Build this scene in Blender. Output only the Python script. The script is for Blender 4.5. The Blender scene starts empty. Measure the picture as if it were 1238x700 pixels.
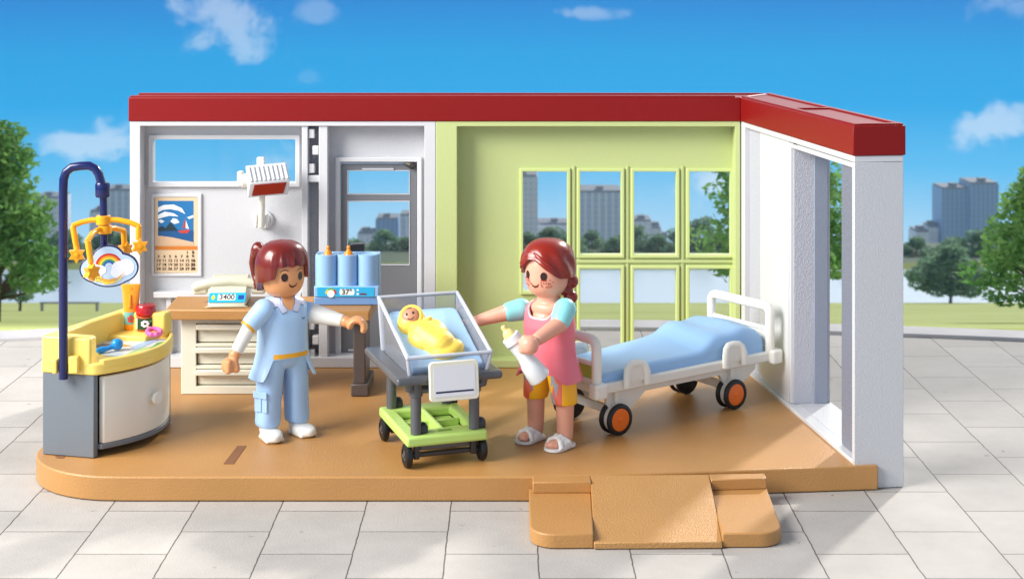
import bpy, bmesh, math, random
from mathutils import Vector, Matrix, Quaternion
PI = math.pi
R = math.radians
sc = bpy.context.scene
COL = sc.collection
CAMH = 3.72; FPX = 1848.0

# measured pixel -> real place in metres (floor of the room is z = 0, camera at the origin looking along +Y)
def P(px, py, Y): return Vector(((px-619)/FPX*Y, Y, CAMH-(py+18)/FPX*Y))
def F(px, py, z=0.0):
    Y = (CAMH-z)*FPX/(py+18); return Vector(((px-619)/FPX*Y, Y, z))
def XX(px, Y): return (px-619)/FPX*Y
def ZZ(py, Y): return CAMH-(py+18)/FPX*Y

# ---------------------------------------------------------------- materials
def lin(c):
    return tuple(((v/255)/12.92 if v/255 <= .04045 else ((v/255+.055)/1.055)**2.4) for v in c)
MATS = {}
def mat(name, rgb, rough=.35, bump=0, bscale=60, metal=0, spec=.5, coat=0, var=0, sss=0, emit=0, detail=4):
    if name in MATS: return MATS[name]
    m = bpy.data.materials.new(name); m.use_nodes = True
    nt = m.node_tree; b = nt.nodes['Principled BSDF']
    c = lin(rgb)+(1,)
    b.inputs['Base Color'].default_value = c
    b.inputs['Roughness'].default_value = rough
    b.inputs['Metallic'].default_value = metal
    b.inputs['Specular IOR Level'].default_value = spec
    b.inputs['Coat Weight'].default_value = coat
    if sss:
        b.inputs['Subsurface Weight'].default_value = sss
        b.inputs['Subsurface Radius'].default_value = (.03, .015, .01)
        b.inputs['Subsurface Scale'].default_value = 1
    if bump or var:
        tc = nt.nodes.new('ShaderNodeTexCoord')
        no = nt.nodes.new('ShaderNodeTexNoise'); no.inputs['Scale'].default_value = bscale
        no.inputs['Detail'].default_value = detail
        nt.links.new(tc.outputs['Object'], no.inputs['Vector'])
        if bump:
            bp = nt.nodes.new('ShaderNodeBump'); bp.inputs['Strength'].default_value = bump
            bp.inputs['Distance'].default_value = .01
            nt.links.new(no.outputs['Fac'], bp.inputs['Height']); nt.links.new(bp.outputs['Normal'], b.inputs['Normal'])
        if var:
            n2 = nt.nodes.new('ShaderNodeTexNoise'); n2.inputs['Scale'].default_value = 2.2; n2.inputs['Detail'].default_value = 5
            nt.links.new(tc.outputs['Object'], n2.inputs['Vector'])
            mr = nt.nodes.new('ShaderNodeMapRange'); mr.inputs[1].default_value = .3; mr.inputs[2].default_value = .7
            mr.inputs[3].default_value = 1-var; mr.inputs[4].default_value = 1+var
            nt.links.new(n2.outputs['Fac'], mr.inputs[0])
            mx = nt.nodes.new('ShaderNodeMix'); mx.data_type = 'RGBA'; mx.blend_type = 'MULTIPLY'; mx.inputs[0].default_value = 1
            mx.inputs[6].default_value = c
            nt.links.new(mr.outputs[0], mx.inputs[7]); nt.links.new(mx.outputs[2], b.inputs['Base Color'])
    if emit:
        b.inputs['Emission Color'].default_value = c; b.inputs['Emission Strength'].default_value = emit
    MATS[name] = m
    return m

def glass_mat(name, tint=(1, 1, 1), refl=.5, body=0.0):
    m = bpy.data.materials.new(name); m.use_nodes = True; nt = m.node_tree; nt.nodes.clear()
    out = nt.nodes.new('ShaderNodeOutputMaterial')
    tr = nt.nodes.new('ShaderNodeBsdfTransparent'); tr.inputs[0].default_value = tint+(1,)
    gl = nt.nodes.new('ShaderNodeBsdfGlossy'); gl.inputs['Roughness'].default_value = .05
    fr = nt.nodes.new('ShaderNodeFresnel'); fr.inputs[0].default_value = 1.45
    mu = nt.nodes.new('ShaderNodeMath'); mu.operation = 'MULTIPLY'; mu.inputs[1].default_value = refl
    mx = nt.nodes.new('ShaderNodeMixShader')
    nt.links.new(fr.outputs[0], mu.inputs[0]); nt.links.new(mu.outputs[0], mx.inputs[0])
    nt.links.new(tr.outputs[0], mx.inputs[1]); nt.links.new(gl.outputs[0], mx.inputs[2])
    last = mx
    if body:
        df = nt.nodes.new('ShaderNodeBsdfDiffuse'); df.inputs[0].default_value = (.75, .78, .85, 1)
        m2 = nt.nodes.new('ShaderNodeMixShader'); m2.inputs[0].default_value = body
        nt.links.new(mx.outputs[0], m2.inputs[1]); nt.links.new(df.outputs[0], m2.inputs[2]); last = m2
    nt.links.new(last.outputs[0], out.inputs[0])
    return m

# ---------------------------------------------------------------- mesh builder
class MB:
    def __init__(s): s.bm = bmesh.new(); s.mats = []
    def mi(s, m):
        if m not in s.mats: s.mats.append(m)
        return s.mats.index(m)
    def mesh(s, vs, fs, m, M=None):
        k = s.mi(m); bv = [s.bm.verts.new((M @ Vector(v)) if M else Vector(v)) for v in vs]
        for f in fs:
            try: fa = s.bm.faces.new([bv[i] for i in f]); fa.material_index = k
            except ValueError: pass
        return bv
    def box(s, x0, x1, y0, y1, z0, z1, m, M=None):
        vs = [(x, y, z) for x in (x0, x1) for y in (y0, y1) for z in (z0, z1)]
        s.mesh(vs, [(0,1,3,2),(4,6,7,5),(0,4,5,1),(2,3,7,6),(0,2,6,4),(1,5,7,3)], m, M)
    def prism(s, pts, z0, z1, m, M=None, top=None):
        n = len(pts); t = top or pts
        vs = [(p[0], p[1], z0) for p in pts]+[(p[0], p[1], z1) for p in t]
        fs = [tuple(reversed(range(n))), tuple(range(n, 2*n))]+[(i, (i+1) % n, n+(i+1) % n, n+i) for i in range(n)]
        s.mesh(vs, fs, m, M)
    def poly(s, pts, m, M=None): s.mesh(pts, [tuple(range(len(pts)))], m, M)
    def rings(s, rings, m, cap=True, closed=False, M=None):
        n = len(rings[0]); vs = [p for r in rings for p in r]; fs = []
        L = len(rings)
        for i in range(L if closed else L-1):
            a = i*n; b = ((i+1) % L)*n
            for j in range(n): fs.append((a+j, a+(j+1) % n, b+(j+1) % n, b+j))
        if cap and not closed: fs += [tuple(reversed(range(n))), tuple((L-1)*n+j for j in range(n))]
        s.mesh(vs, fs, m, M)
    def tube(s, pts, r, m, seg=14, closed=False, M=None, flat=1.0):
        pts = [Vector(p) for p in pts]; L = len(pts)
        rr = r if isinstance(r, (list, tuple)) else [r]*L
        rings = []; prev = None
        for i, p in enumerate(pts):
            if closed: t = (pts[(i+1) % L]-pts[i-1])
            else: t = pts[min(i+1, L-1)]-pts[max(i-1, 0)]
            t.normalize()
            if prev is None:
                a = Vector((0, 0, 1)) if abs(t.z) < .9 else Vector((1, 0, 0))
                prev = t.cross(a).normalized()
            u = (prev-t*prev.dot(t)).normalized(); prev = u; w = t.cross(u)
            rings.append([p+u*rr[i]*math.cos(2*PI*k/seg)+w*rr[i]*flat*math.sin(2*PI*k/seg) for k in range(seg)])
        s.rings(rings, m, closed=closed, M=M)
    def cyl(s, p0, p1, r0, m, r1=None, seg=28, M=None): s.tube([p0, p1], [r0, r0 if r1 is None else r1], m, seg, M=M)
    def lathe(s, prof, m, M=None, seg=36):
        s.rings([[(r*math.cos(2*PI*k/seg), r*math.sin(2*PI*k/seg), z) for k in range(seg)] for r, z in prof], m, M=M)
    def sup(s, c, r, m, n=2.0, M=None, seg=32, rows=20):
        rings = []
        for i in range(1, rows):
            a = PI*i/rows; cz = -math.cos(a); sr = math.sin(a)
            z = math.copysign(abs(cz)**(2/n), cz); q = sr**(2/n)
            ring = []
            for k in range(seg):
                b = 2*PI*k/seg
                ring.append((c[0]+r[0]*q*math.cos(b), c[1]+r[1]*q*math.sin(b), c[2]+r[2]*z))
            rings.append(ring)
        s.rings(rings, m, M=M)
    def cap(s, a, b, ra, rb, m, M=None):           # tapered capsule
        a = Vector(a); b = Vector(b); d = (b-a).normalized()
        pts = []; rr = []
        for i in range(6):
            t = PI/2*(1-i/5); pts.append(a-d*ra*math.sin(t)); rr.append(max(ra*math.cos(t), .001))
        for i in range(6):
            t = PI/2*i/5; pts.append(b+d*rb*math.sin(t)); rr.append(max(rb*math.cos(t), .001))
        s.tube(pts, rr, m, 20, M=M)
    def slab(s, xs, zs, y0, y1, holes, m, M=None):   # plate with rectangular holes, welded grid
        xs = sorted(set(xs+[v for h in holes for v in h[:2]])); zs = sorted(set(zs+[v for h in holes for v in h[2:]]))
        k = s.mi(m); V = {}
        def v(i, j, q):
            if (i, j, q) not in V:
                p = Vector((xs[i], (y0, y1)[q], zs[j])); V[(i, j, q)] = s.bm.verts.new(M @ p if M else p)
            return V[(i, j, q)]
        def solid(i, j):
            if i < 0 or j < 0 or i >= len(xs)-1 or j >= len(zs)-1: return False
            cx = (xs[i]+xs[i+1])/2; cz = (zs[j]+zs[j+1])/2
            return not any(h[0] < cx < h[1] and h[2] < cz < h[3] for h in holes)
        def f(*a): fa = s.bm.faces.new(a); fa.material_index = k
        for i in range(len(xs)-1):
            for j in range(len(zs)-1):
                if not solid(i, j): continue
                f(v(i,j,0), v(i+1,j,0), v(i+1,j+1,0), v(i,j+1,0)); f(v(i,j,1), v(i,j+1,1), v(i+1,j+1,1), v(i+1,j,1))
                if not solid(i-1, j): f(v(i,j,0), v(i,j+1,0), v(i,j+1,1), v(i,j,1))
                if not solid(i+1, j): f(v(i+1,j,0), v(i+1,j,1), v(i+1,j+1,1), v(i+1,j+1,0))
                if not solid(i, j-1): f(v(i,j,0), v(i,j,1), v(i+1,j,1), v(i+1,j,0))
                if not solid(i, j+1): f(v(i,j+1,0), v(i+1,j+1,0), v(i+1,j+1,1), v(i,j+1,1))
    def shell(s, prof, ztop, zb, m, N=72, K=14, th=.012, M=None, az0=None, az1=None, zt=None):
        # surface around a vertical axis, hem height zb(az), az = 0 faces -Y
        full = az0 is None; A = [(-PI+2*PI*i/N) if full else az0+(az1-az0)*i/N for i in range(N if full else N+1)]
        out = []; inn = []
        for a in A:
            lo = zb(a); hi = zt(a) if zt else ztop; co = []; ci = []
            for k in range(K+1):
                z = hi+(lo-hi)*(k/K); rx, ry, n, cx, cy = prof(z, a)
                sx, sy = math.sin(a), math.cos(a)
                px_ = math.copysign(abs(sx)**(2/n), sx); py_ = -math.copysign(abs(sy)**(2/n), sy)
                co.append((cx+rx*px_, cy+ry*py_, z)); ci.append((cx+max(rx-th, .0005)*px_, cy+max(ry-th, .0005)*py_, z))
            out.append(co); inn.append(ci)
        L = len(A); vs = []; 
        for i in range(L): vs += out[i]+list(reversed(inn[i]))
        W = 2*(K+1); fs = []
        for i in range(L if full else L-1):
            a = i*W; b = ((i+1) % L)*W
            for j in range(W): fs.append((a+j, a+(j+1) % W, b+(j+1) % W, b+j))
        if not full: fs += [tuple(range(W)), tuple(reversed([(L-1)*W+j for j in range(W)]))]
        s.mesh(vs, fs, m, M)
    def build(s, name, parent=None, bevel=0, ang=35, remesh=0, smooth=0, world=False, segs=2, flat=False):
        bmesh.ops.recalc_face_normals(s.bm, faces=s.bm.faces[:])
        if world and parent is not None: s.bm.transform(ROOTM[parent.name].inverted())
        me = bpy.data.meshes.new(name); s.bm.to_mesh(me); s.bm.free()
        for m in s.mats: me.materials.append(m)
        o = bpy.data.objects.new(name, me); COL.objects.link(o)
        if parent is not None: o.parent = parent; ROOTM[o.name] = ROOTM.get(parent.name, Matrix())
        if remesh:
            md = o.modifiers.new('r', 'REMESH'); md.mode = 'VOXEL'; md.voxel_size = remesh; md.use_smooth_shade = True
            if smooth:
                sm = o.modifiers.new('s', 'SMOOTH'); sm.iterations = smooth; sm.factor = .5
            bake(o)
            me = o.data
            me.materials.clear()
            for m in s.mats: me.materials.append(m)
        elif bevel:
            bv = o.modifiers.new('bevel', 'BEVEL'); bv.width = bevel; bv.segments = segs; bv.limit_method = 'ANGLE'
            bv.angle_limit = R(40)
        if not flat:
            me.polygons.foreach_set('use_smooth', [True]*len(me.polygons))
            if not remesh: me.set_sharp_from_angle(angle=R(ang))
        return o
ROOTM = {}
def bake(o):
    dg = bpy.context.evaluated_depsgraph_get(); dg.update()
    me = bpy.data.meshes.new_from_object(o.evaluated_get(dg)); o.modifiers.clear(); o.data = me
def tag(o, label=None, cat=None, group=None, kind=None):
    if label: o['label'] = label
    if cat: o['category'] = cat
    if group: o['group'] = group
    if kind: o['kind'] = kind
    return o
def root(name, loc, rz, label, cat, group=None):
    o = bpy.data.objects.new(name, None); COL.objects.link(o); o.location = loc; o.rotation_euler = (0, 0, rz)
    o.empty_display_size = .1
    ROOTM[o.name] = Matrix.Translation(Vector(loc)) @ Matrix.Rotation(rz, 4, 'Z')
    return tag(o, label, cat, group)
def frame(o, ex, ey):
    ex = Vector(ex).normalized(); ey = Vector(ey); ey = (ey-ex*ey.dot(ex)).normalized(); n = ex.cross(ey)
    M = Matrix.Identity(4)
    for i in range(3): M[i][0] = ex[i]; M[i][1] = ey[i]; M[i][2] = n[i]; M[i][3] = o[i]
    return M
def text(name, body, size, m, M, parent, world=False, bold=0.0, sx=1.0, align='CENTER'):
    cu = bpy.data.curves.new(name, 'FONT'); cu.body = body; cu.size = size; cu.extrude = .0008; cu.offset = bold
    cu.align_x = align; cu.align_y = 'CENTER'; cu.resolution_u = 3
    t = bpy.data.objects.new(name, cu); COL.objects.link(t)
    dg = bpy.context.evaluated_depsgraph_get(); dg.update()
    me = bpy.data.meshes.new_from_object(t.evaluated_get(dg)); bpy.data.objects.remove(t)
    me.transform(Matrix.Diagonal((sx, 1, 1, 1))); me.transform(M)
    if world: me.transform(ROOTM[parent.name].inverted())
    me.materials.clear(); me.materials.append(m)
    o = bpy.data.objects.new(name, me); COL.objects.link(o); o.parent = parent
    ROOTM[o.name] = ROOTM.get(parent.name, Matrix())
    return o
def ellipse(cx, cy, rx, ry, n=28, a0=0, a1=2*PI, rot=0):
    k = n if abs(a1-a0-2*PI) < 1e-6 else n+1
    out = []
    for i in range(k):
        a = a0+(a1-a0)*i/n; x = rx*math.cos(a); y = ry*math.sin(a)
        out.append((cx+x*math.cos(rot)-y*math.sin(rot), cy+x*math.sin(rot)+y*math.cos(rot)))
    return out
def flat(m, pts, off, mt, M): m.poly([(p[0], p[1], off) for p in pts], mt, M)

WHITE = mat('white_plastic', (198, 199, 202), .4, .4, 80)
WTRIM = mat('smooth_white_plastic', (208, 209, 211), .3)
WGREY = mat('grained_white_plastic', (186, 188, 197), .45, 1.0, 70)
GREEN = mat('lime_green_plastic', (190, 202, 136), .42, .2, 90)
GREENL = mat('lime_window_trim', (200, 214, 142), .35)
RED = mat('dark_red_plastic', (130, 14, 12), .42, .25, 80, spec=.25)
TAN = mat('tan_plastic', (179, 131, 75), .42, .35, 70, var=.05)
TANS = mat('tan_plastic_grained', (184, 137, 80), .45, .8, 90, var=.04)
BROWN = mat('slot_brown', (126, 82, 50), .5)
GREYD = mat('door_grey', (112, 114, 118), .4, .1, 100)
BLACK = mat('black_plastic', (22, 22, 24), .35)
CREAM = mat('cream_plastic', (226, 222, 203), .35)
IVORY = mat('ivory_plastic', (232, 230, 218), .3)
GREYB = mat('blue_grey_plastic', (108, 116, 124), .4, .1, 100)
YEL = mat('pale_yellow_plastic', (244, 214, 108), .35)
NAVY = mat('navy_plastic', (18, 28, 84), .22)
ORY = mat('amber_plastic', (250, 168, 8), .3)
GLASS = glass_mat('clear_pane', (1, 1, 1), .35)

# ================================================================= SETTING
def plaza_mat():
    m = bpy.data.materials.new('paving'); m.use_nodes = True; nt = m.node_tree; b = nt.nodes['Principled BSDF']
    N = nt.nodes.new; Lk = nt.links.new
    tc = N('ShaderNodeTexCoord'); sp = N('ShaderNodeSeparateXYZ'); Lk(tc.outputs['Object'], sp.inputs[0])
    wob = N('ShaderNodeTexNoise'); wob.inputs['Scale'].default_value = 5; wob.inputs['Detail'].default_value = 6; wob.inputs['Roughness'].default_value=.7
    Lk(tc.outputs['Object'], wob.inputs['Vector'])
    def addw(sock, k):
        a = N('ShaderNodeMath'); a.operation = 'MULTIPLY_ADD'; a.inputs[1].default_value = k; Lk(wob.outputs['Fac'], a.inputs[0]); Lk(sock, a.inputs[2]); return a.outputs[0]
    cb = N('ShaderNodeCombineXYZ')
    ox = N('ShaderNodeMath'); ox.operation = 'ADD'; ox.inputs[1].default_value = -.19+.637*40; Lk(sp.outputs['X'], ox.inputs[0])
    oy = N('ShaderNodeMath'); oy.operation = 'ADD'; oy.inputs[1].default_value = -.2; Lk(sp.outputs['Y'], oy.inputs[0])
    Lk(addw(oy.outputs[0], .02), cb.inputs[0]); Lk(addw(ox.outputs[0], .022), cb.inputs[1])
    br = N('ShaderNodeTexBrick'); Lk(cb.outputs[0], br.inputs['Vector']); br.offset = .5; br.offset_frequency = 2
    br.inputs['Scale'].default_value = 1; br.inputs['Brick Width'].default_value = .86; br.inputs['Row Height'].default_value = .637
    br.inputs['Mortar Size'].default_value = .0055; br.inputs['Mortar Smooth'].default_value = .2; br.inputs['Bias'].default_value = 0
    br.inputs['Color1'].default_value = (.38, .36, .335, 1); br.inputs['Color2'].default_value = (.43, .408, .38, 1)
    br.inputs['Mortar'].default_value = (.11, .098, .086, 1)
    n1 = N('ShaderNodeTexNoise'); n1.inputs['Scale'].default_value = 1.3; n1.inputs['Detail'].default_value = 8; n1.inputs['Roughness'].default_value = .65
    Lk(tc.outputs['Object'], n1.inputs['Vector'])
    mr = N('ShaderNodeMapRange'); mr.inputs[1].default_value = .3; mr.inputs[2].default_value = .7; mr.inputs[3].default_value = .88; mr.inputs[4].default_value = 1.1
    Lk(n1.outputs['Fac'], mr.inputs[0])
    mx = N('ShaderNodeMix'); mx.data_type = 'RGBA'; mx.blend_type = 'MULTIPLY'; mx.inputs[0].default_value = 1
    Lk(br.outputs['Color'], mx.inputs[6]); Lk(mr.outputs[0], mx.inputs[7])
    n3 = N('ShaderNodeTexNoise'); n3.inputs['Scale'].default_value = 9; n3.inputs['Detail'].default_value = 3; Lk(tc.outputs['Object'], n3.inputs['Vector'])
    rp = N('ShaderNodeMapRange'); rp.inputs[1].default_value = .72; rp.inputs[2].default_value = .76; rp.inputs[3].default_value = 1; rp.inputs[4].default_value = .55
    Lk(n3.outputs['Fac'], rp.inputs[0])
    m3 = N('ShaderNodeMix'); m3.data_type = 'RGBA'; m3.blend_type = 'MULTIPLY'; m3.inputs[0].default_value = 1
    Lk(mx.outputs[2], m3.inputs[6]); Lk(rp.outputs[0], m3.inputs[7])
    Lk(m3.outputs[2], b.inputs['Base Color']); b.inputs['Roughness'].default_value = .7; b.inputs['Specular IOR Level'].default_value = .3
    n2 = N('ShaderNodeTexNoise'); n2.inputs['Scale'].default_value = 70; n2.inputs['Detail'].default_value = 4; Lk(tc.outputs['Object'], n2.inputs['Vector'])
    su = N('ShaderNodeMath'); su.operation = 'MULTIPLY_ADD'; su.inputs[1].default_value = -.8; Lk(br.outputs['Fac'], su.inputs[0]); Lk(n2.outputs['Fac'], su.inputs[2])
    bp = N('ShaderNodeBump'); bp.inputs['Strength'].default_value = .35; bp.inputs['Distance'].default_value = .008
    Lk(su.outputs[0], bp.inputs['Height']); Lk(bp.outputs['Normal'], b.inputs['Normal'])
    return m
GZ = -.19
def edgeY(x): return 17.35-.018*x*x if abs(x) < 18 else 17.35-.018*324
def build_setting():
    xs = [-60+i*1.0 for i in range(121)]
    vs = []; fs = []
    for x in xs: vs += [(x, -12, GZ), (x, edgeY(x), GZ)]
    for i in range(len(xs)-1): fs.append((2*i, 2*i+2, 2*i+3, 2*i+1))
    m = MB(); m.mesh(vs, fs, plaza_mat()); tag(m.build('plaza', flat=True), kind='structure')
    k = MB(); mk = mat('kerb_stone', (176, 174, 176), .7, .4, 40, var=.1)
    rings = []
    for x in xs:
        y = edgeY(x); rings.append([(x, y, GZ-.3), (x, y, GZ+.035), (x, y+.40, GZ+.035), (x, y+.34, GZ-.3)])
    k.rings(rings, mk); tag(k.build('kerb', bevel=.01), kind='structure')
    # the park falls away behind the plaza: one terrain sheet to beyond the city
    prof = [(17.2, GZ-.03), (17.9, ZZ(396.5, 17.9)), (25, ZZ(394, 25)), (40, ZZ(391.5, 40)), (60, ZZ(389, 60)), (90, ZZ(384, 90)), (120, ZZ(380, 120)), (200, ZZ(372, 200)),
            (300, ZZ(366, 300)), (304, ZZ(366, 300)-1.2), (336, ZZ(366, 300)-1.2), (340, ZZ(366, 300)+.6), (372, ZZ(366, 300)-.5), (420, -88), (560, -130), (900, -205), (1140, -265)]
    lake_z = ZZ(366, 300)-.5
    def h(y):
        for (a, za), (b, zb) in zip(prof, prof[1:]):
            if y <= b: return za+(zb-za)*(y-a)/(b-a)
        return prof[-1][1]
    build_setting.h = h
    ys = []
    for (a, za), (b, zb) in zip(prof, prof[1:]):
        n = 5 if b < 400 else 8
        ys += [a+(b-a)*i/n for i in range(n)]
    ys.append(1140)
    X = [-1400, -1000, -700, -450, -300, -200, -140, -100, -70, -50, -35, -25, -18, -12, -6, 0, 6, 12, 18, 25, 35, 50, 70, 100, 140, 200, 300, 450, 700, 1000, 1400]
    def grid(rows, name, mt, z_at, first=None):
        vs = []; fs = []
        for j, y in enumerate(rows):
            for x in X:
                yy = y
                if first and j == 0: yy = (edgeY(x)+.3 if abs(x) < 60 else 12)
                vs.append((x, yy, z_at(x, y)))
        n = len(X)
        for j in range(len(rows)-1):
            for i in range(n-1): fs.append((j*n+i, j*n+i+1, (j+1)*n+i+1, (j+1)*n+i))
        mb = MB(); mb.mesh(vs, fs, mt); return mb.build(name, ang=80)
    def lawn_mat():
        m = bpy.data.materials.new('park_grass'); m.use_nodes = True; nt = m.node_tree; b = nt.nodes['Principled BSDF']; N = nt.nodes.new; Lk = nt.links.new
        tc = N('ShaderNodeTexCoord'); n1 = N('ShaderNodeTexNoise'); n1.inputs['Scale'].default_value = .07; n1.inputs['Detail'].default_value = 9; n1.inputs['Roughness'].default_value = .7
        Lk(tc.outputs['Object'], n1.inputs['Vector']); cr = N('ShaderNodeValToRGB')
        cr.color_ramp.elements[0].position = .3; cr.color_ramp.elements[0].color = (.36, .42, .13, 1)
        cr.color_ramp.elements[1].position = .7; cr.color_ramp.elements[1].color = (.52, .56, .22, 1)
        Lk(n1.outputs['Fac'], cr.inputs[0]); Lk(cr.outputs[0], b.inputs['Base Color']); b.inputs['Roughness'].default_value = .9
        b.inputs['Specular IOR Level'].default_value = .1
        n2 = N('ShaderNodeTexNoise'); n2.inputs['Scale'].default_value = 6; n2.inputs['Detail'].default_value = 6; Lk(tc.outputs['Object'], n2.inputs['Vector'])
        bp = N('ShaderNodeBump'); bp.inputs['Strength'].default_value = .5; bp.inputs['Distance'].default_value = .15
        Lk(n2.outputs['Fac'], bp.inputs['Height']); Lk(bp.outputs[0], b.inputs['Normal'])
        return m
    LM = lawn_mat()
    z_at = lambda x, y: h(y)
    rows = [y for y in ys if y <= 345]
    tag(grid(rows, 'lawn', LM, z_at, True), kind='structure')
    rows = [rows[-1]]+[y for y in ys if y > 345]
    tag(grid(rows, 'far_ground', mat('far_ground', (92, 108, 84), .9, var=.1), z_at), kind='structure')
    w = MB(); w.mesh([(-1400, 298, lake_z), (1400, 298, lake_z), (1400, 338.6, lake_z), (-1400, 338.6, lake_z)], [(0, 1, 2, 3)],
                     mat('lake_water', (190, 212, 226), .25, .3, 1.2)); tag(w.build('lake', flat=True), kind='structure')
build_setting()
H = build_setting.h

# ---- trees
def leaf_mat(name, c1, c2, sc=.5):
    m = bpy.data.materials.new(name); m.use_nodes = True; nt = m.node_tree; b = nt.nodes['Principled BSDF']; N = nt.nodes.new; Lk = nt.links.new
    tc = N('ShaderNodeTexCoord'); n1 = N('ShaderNodeTexNoise'); n1.inputs['Scale'].default_value = sc; n1.inputs['Detail'].default_value = 5
    Lk(tc.outputs['Object'], n1.inputs['Vector']); cr = N('ShaderNodeValToRGB')
    cr.color_ramp.elements[0].position = .35; cr.color_ramp.elements[0].color = lin(c1)+(1,)
    cr.color_ramp.elements[1].position = .65; cr.color_ramp.elements[1].color = lin(c2)+(1,)
    Lk(n1.outputs['Fac'], cr.inputs[0]); Lk(cr.outputs[0], b.inputs['Base Color']); b.inputs['Roughness'].default_value = .7
    b.inputs['Transmission Weight'].default_value = 0
    tl = N('ShaderNodeBsdfTranslucent'); Lk(cr.outputs[0], tl.inputs[0]); mx = N('ShaderNodeMixShader'); mx.inputs[0].default_value = .5
    Lk(b.outputs[0], mx.inputs[1]); Lk(tl.outputs[0], mx.inputs[2]); Lk(mx.outputs[0], nt.nodes['Material Output'].inputs[0])
    return m
LEAF = leaf_mat('leaves', (92, 146, 76), (146, 188, 110))
LEAFB = leaf_mat('leaves_blue_green', (116, 152, 120), (146, 176, 142), .3)
BARK = mat('bark', (88, 74, 60), .9, .6, 12)
def leaf_cloud(name, clumps, nleaf, size, mt, seed, parent):
    rnd = random.Random(seed); vs = []; fs = []
    wts = [c[3]*c[4]*c[5] for c in clumps]; tot = sum(wts)
    for c, w in zip(clumps, wts):
        k = int(nleaf*w/tot)+8
        for _ in range(k):
            d = Vector((rnd.gauss(0, 1), rnd.gauss(0, 1), rnd.gauss(0, 1))).normalized()*(.55+.5*rnd.random()**.6)
            p = Vector((c[0]+d.x*c[3], c[1]+d.y*c[4], c[2]+d.z*c[5]))
            a = Vector((rnd.gauss(0, 1), rnd.gauss(0, 1), rnd.gauss(0, .6))).normalized(); b = a.cross(Vector((rnd.gauss(0, 1), rnd.gauss(0, 1), rnd.gauss(0, 1)))).normalized()
            s = size*(.6+.8*rnd.random()); i = len(vs)
            vs += [p-a*s, p+b*s*.42, p+a*s, p-b*s*.42]; fs.append((i, i+1, i+2, i+3))
    me = bpy.data.meshes.new(name); me.from_pydata([tuple(v) for v in vs], [], fs); me.materials.append(mt)
    o = bpy.data.objects.new(name, me); COL.objects.link(o); o.parent = parent; return o
def tree(name, x, y, height, width, label, group=None, mt=LEAF, seed=1, nleaf=9000, leaf=.2, low=.18, clump=38, cat='tree', z=None, tr=.035, cone=0):
    rnd = random.Random(seed); z = H(y)-.1 if z is None else z
    r = root(name, (x, y, z), 0, label, cat, group)
    t = MB(); pts = [(0, 0, 0), (.02*height, 0, height*.3), (-.01*height, 0, height*.6), (0, 0, height*.85)]
    t.tube(pts, [tr*height, tr*.7*height, tr*.4*height, tr*.12*height], BARK, 9)
    cl = []
    for i in range(clump):
        f = low+(1-low)*((i+.5)/clump); prof = math.sin(min(1, (f-low)/(1-low)*1.05+.12)*PI)**.6 if f < .98 else .3
        if cone: prof = (1-((f-low)/(1-low))**1.3)*.95+.08
        a = i*2.4+rnd.random(); q = width/2*prof*(.35+.6*rnd.random()**.5)
        c = (q*math.cos(a), q*math.sin(a), height*f*.96); s = width*(.1+.07*rnd.random())
        cl.append((c[0], c[1], c[2], s*1.25, s*1.25, s*.62))
        t.tube([(0, 0, max(height*.12, c[2]-.35*q-.1*height)), (c[0]*.6, c[1]*.6, c[2]-.05*height), c], [tr*.3*height, tr*.16*height, tr*.05*height], BARK, 5)
    t.build('trunk', r); leaf_cloud('crown', cl, nleaf, leaf, mt, seed+5, r)
    return r
def copy_tree(o, parent=None):
    c = o.copy(); COL.objects.link(c); c.parent = parent
    for ch in [q for q in bpy.data.objects if q.parent == o]: copy_tree(ch, c)
    return c
tree('leafy_tree', XX(-8, 60), 60, 7.9, 5.0, 'large green tree on the lawn behind the changing cabinet, at the left edge', seed=3, nleaf=9500, leaf=.17, low=.2, clump=70, cone=1)
tree('leafy_tree', XX(944, 52), 52, 7.2, 6.2, 'green tree seen through the rightmost lime window panes and the side doorway', seed=9, nleaf=9000, leaf=.15, low=.3, clump=70, cone=1)
tree('leafy_tree', XX(1272, 46), 46, 4.9, 4.6, 'green tree cut off by the right edge of the picture', seed=14, nleaf=8000, leaf=.13, low=.2, clump=64, cone=1)
tree('round_tree', XX(1149, 285), 285, 10.6, 13, 'small round tree standing alone on the lakeshore below the twin glass tower', mt=LEAFB, seed=21, nleaf=5000, leaf=.5, low=.22, clump=40, tr=.03)
tree('young_tree', XX(24, 150), 150, 4.6, 4.0, 'small young tree on the lawn just right of the big left tree', mt=LEAFB, seed=22, nleaf=2500, leaf=.22, low=.3, clump=24)
# far bank trees: one prototype each of three shapes, copied
protos = []
for k in range(3):
    protos.append(tree('bank_tree', 0, 350+6*k, 9.5+k*1.2, 13+2*k, 'dark green tree in the row on the far bank of the lake', 'trees along the far bank of the lake', LEAFB, 31+k, 1500, .75, .05, 26, z=H(345)-2))
rnd = random.Random(5)
bx = -168; first = True; k = 0
while bx < 172:
    p = protos[k % 3]
    o = p if k < 3 else copy_tree(p)
    s = .54+.24*rnd.random()
    if -70 < bx < -10: s *= .85
    o.location = (bx, 345+rnd.random()*22, H(345)-2.5); o.scale = (s, s, s*.9); o.rotation_euler.z = rnd.random()*6
    bx += 3.6+rnd.random()*2.2; k += 1

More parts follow.
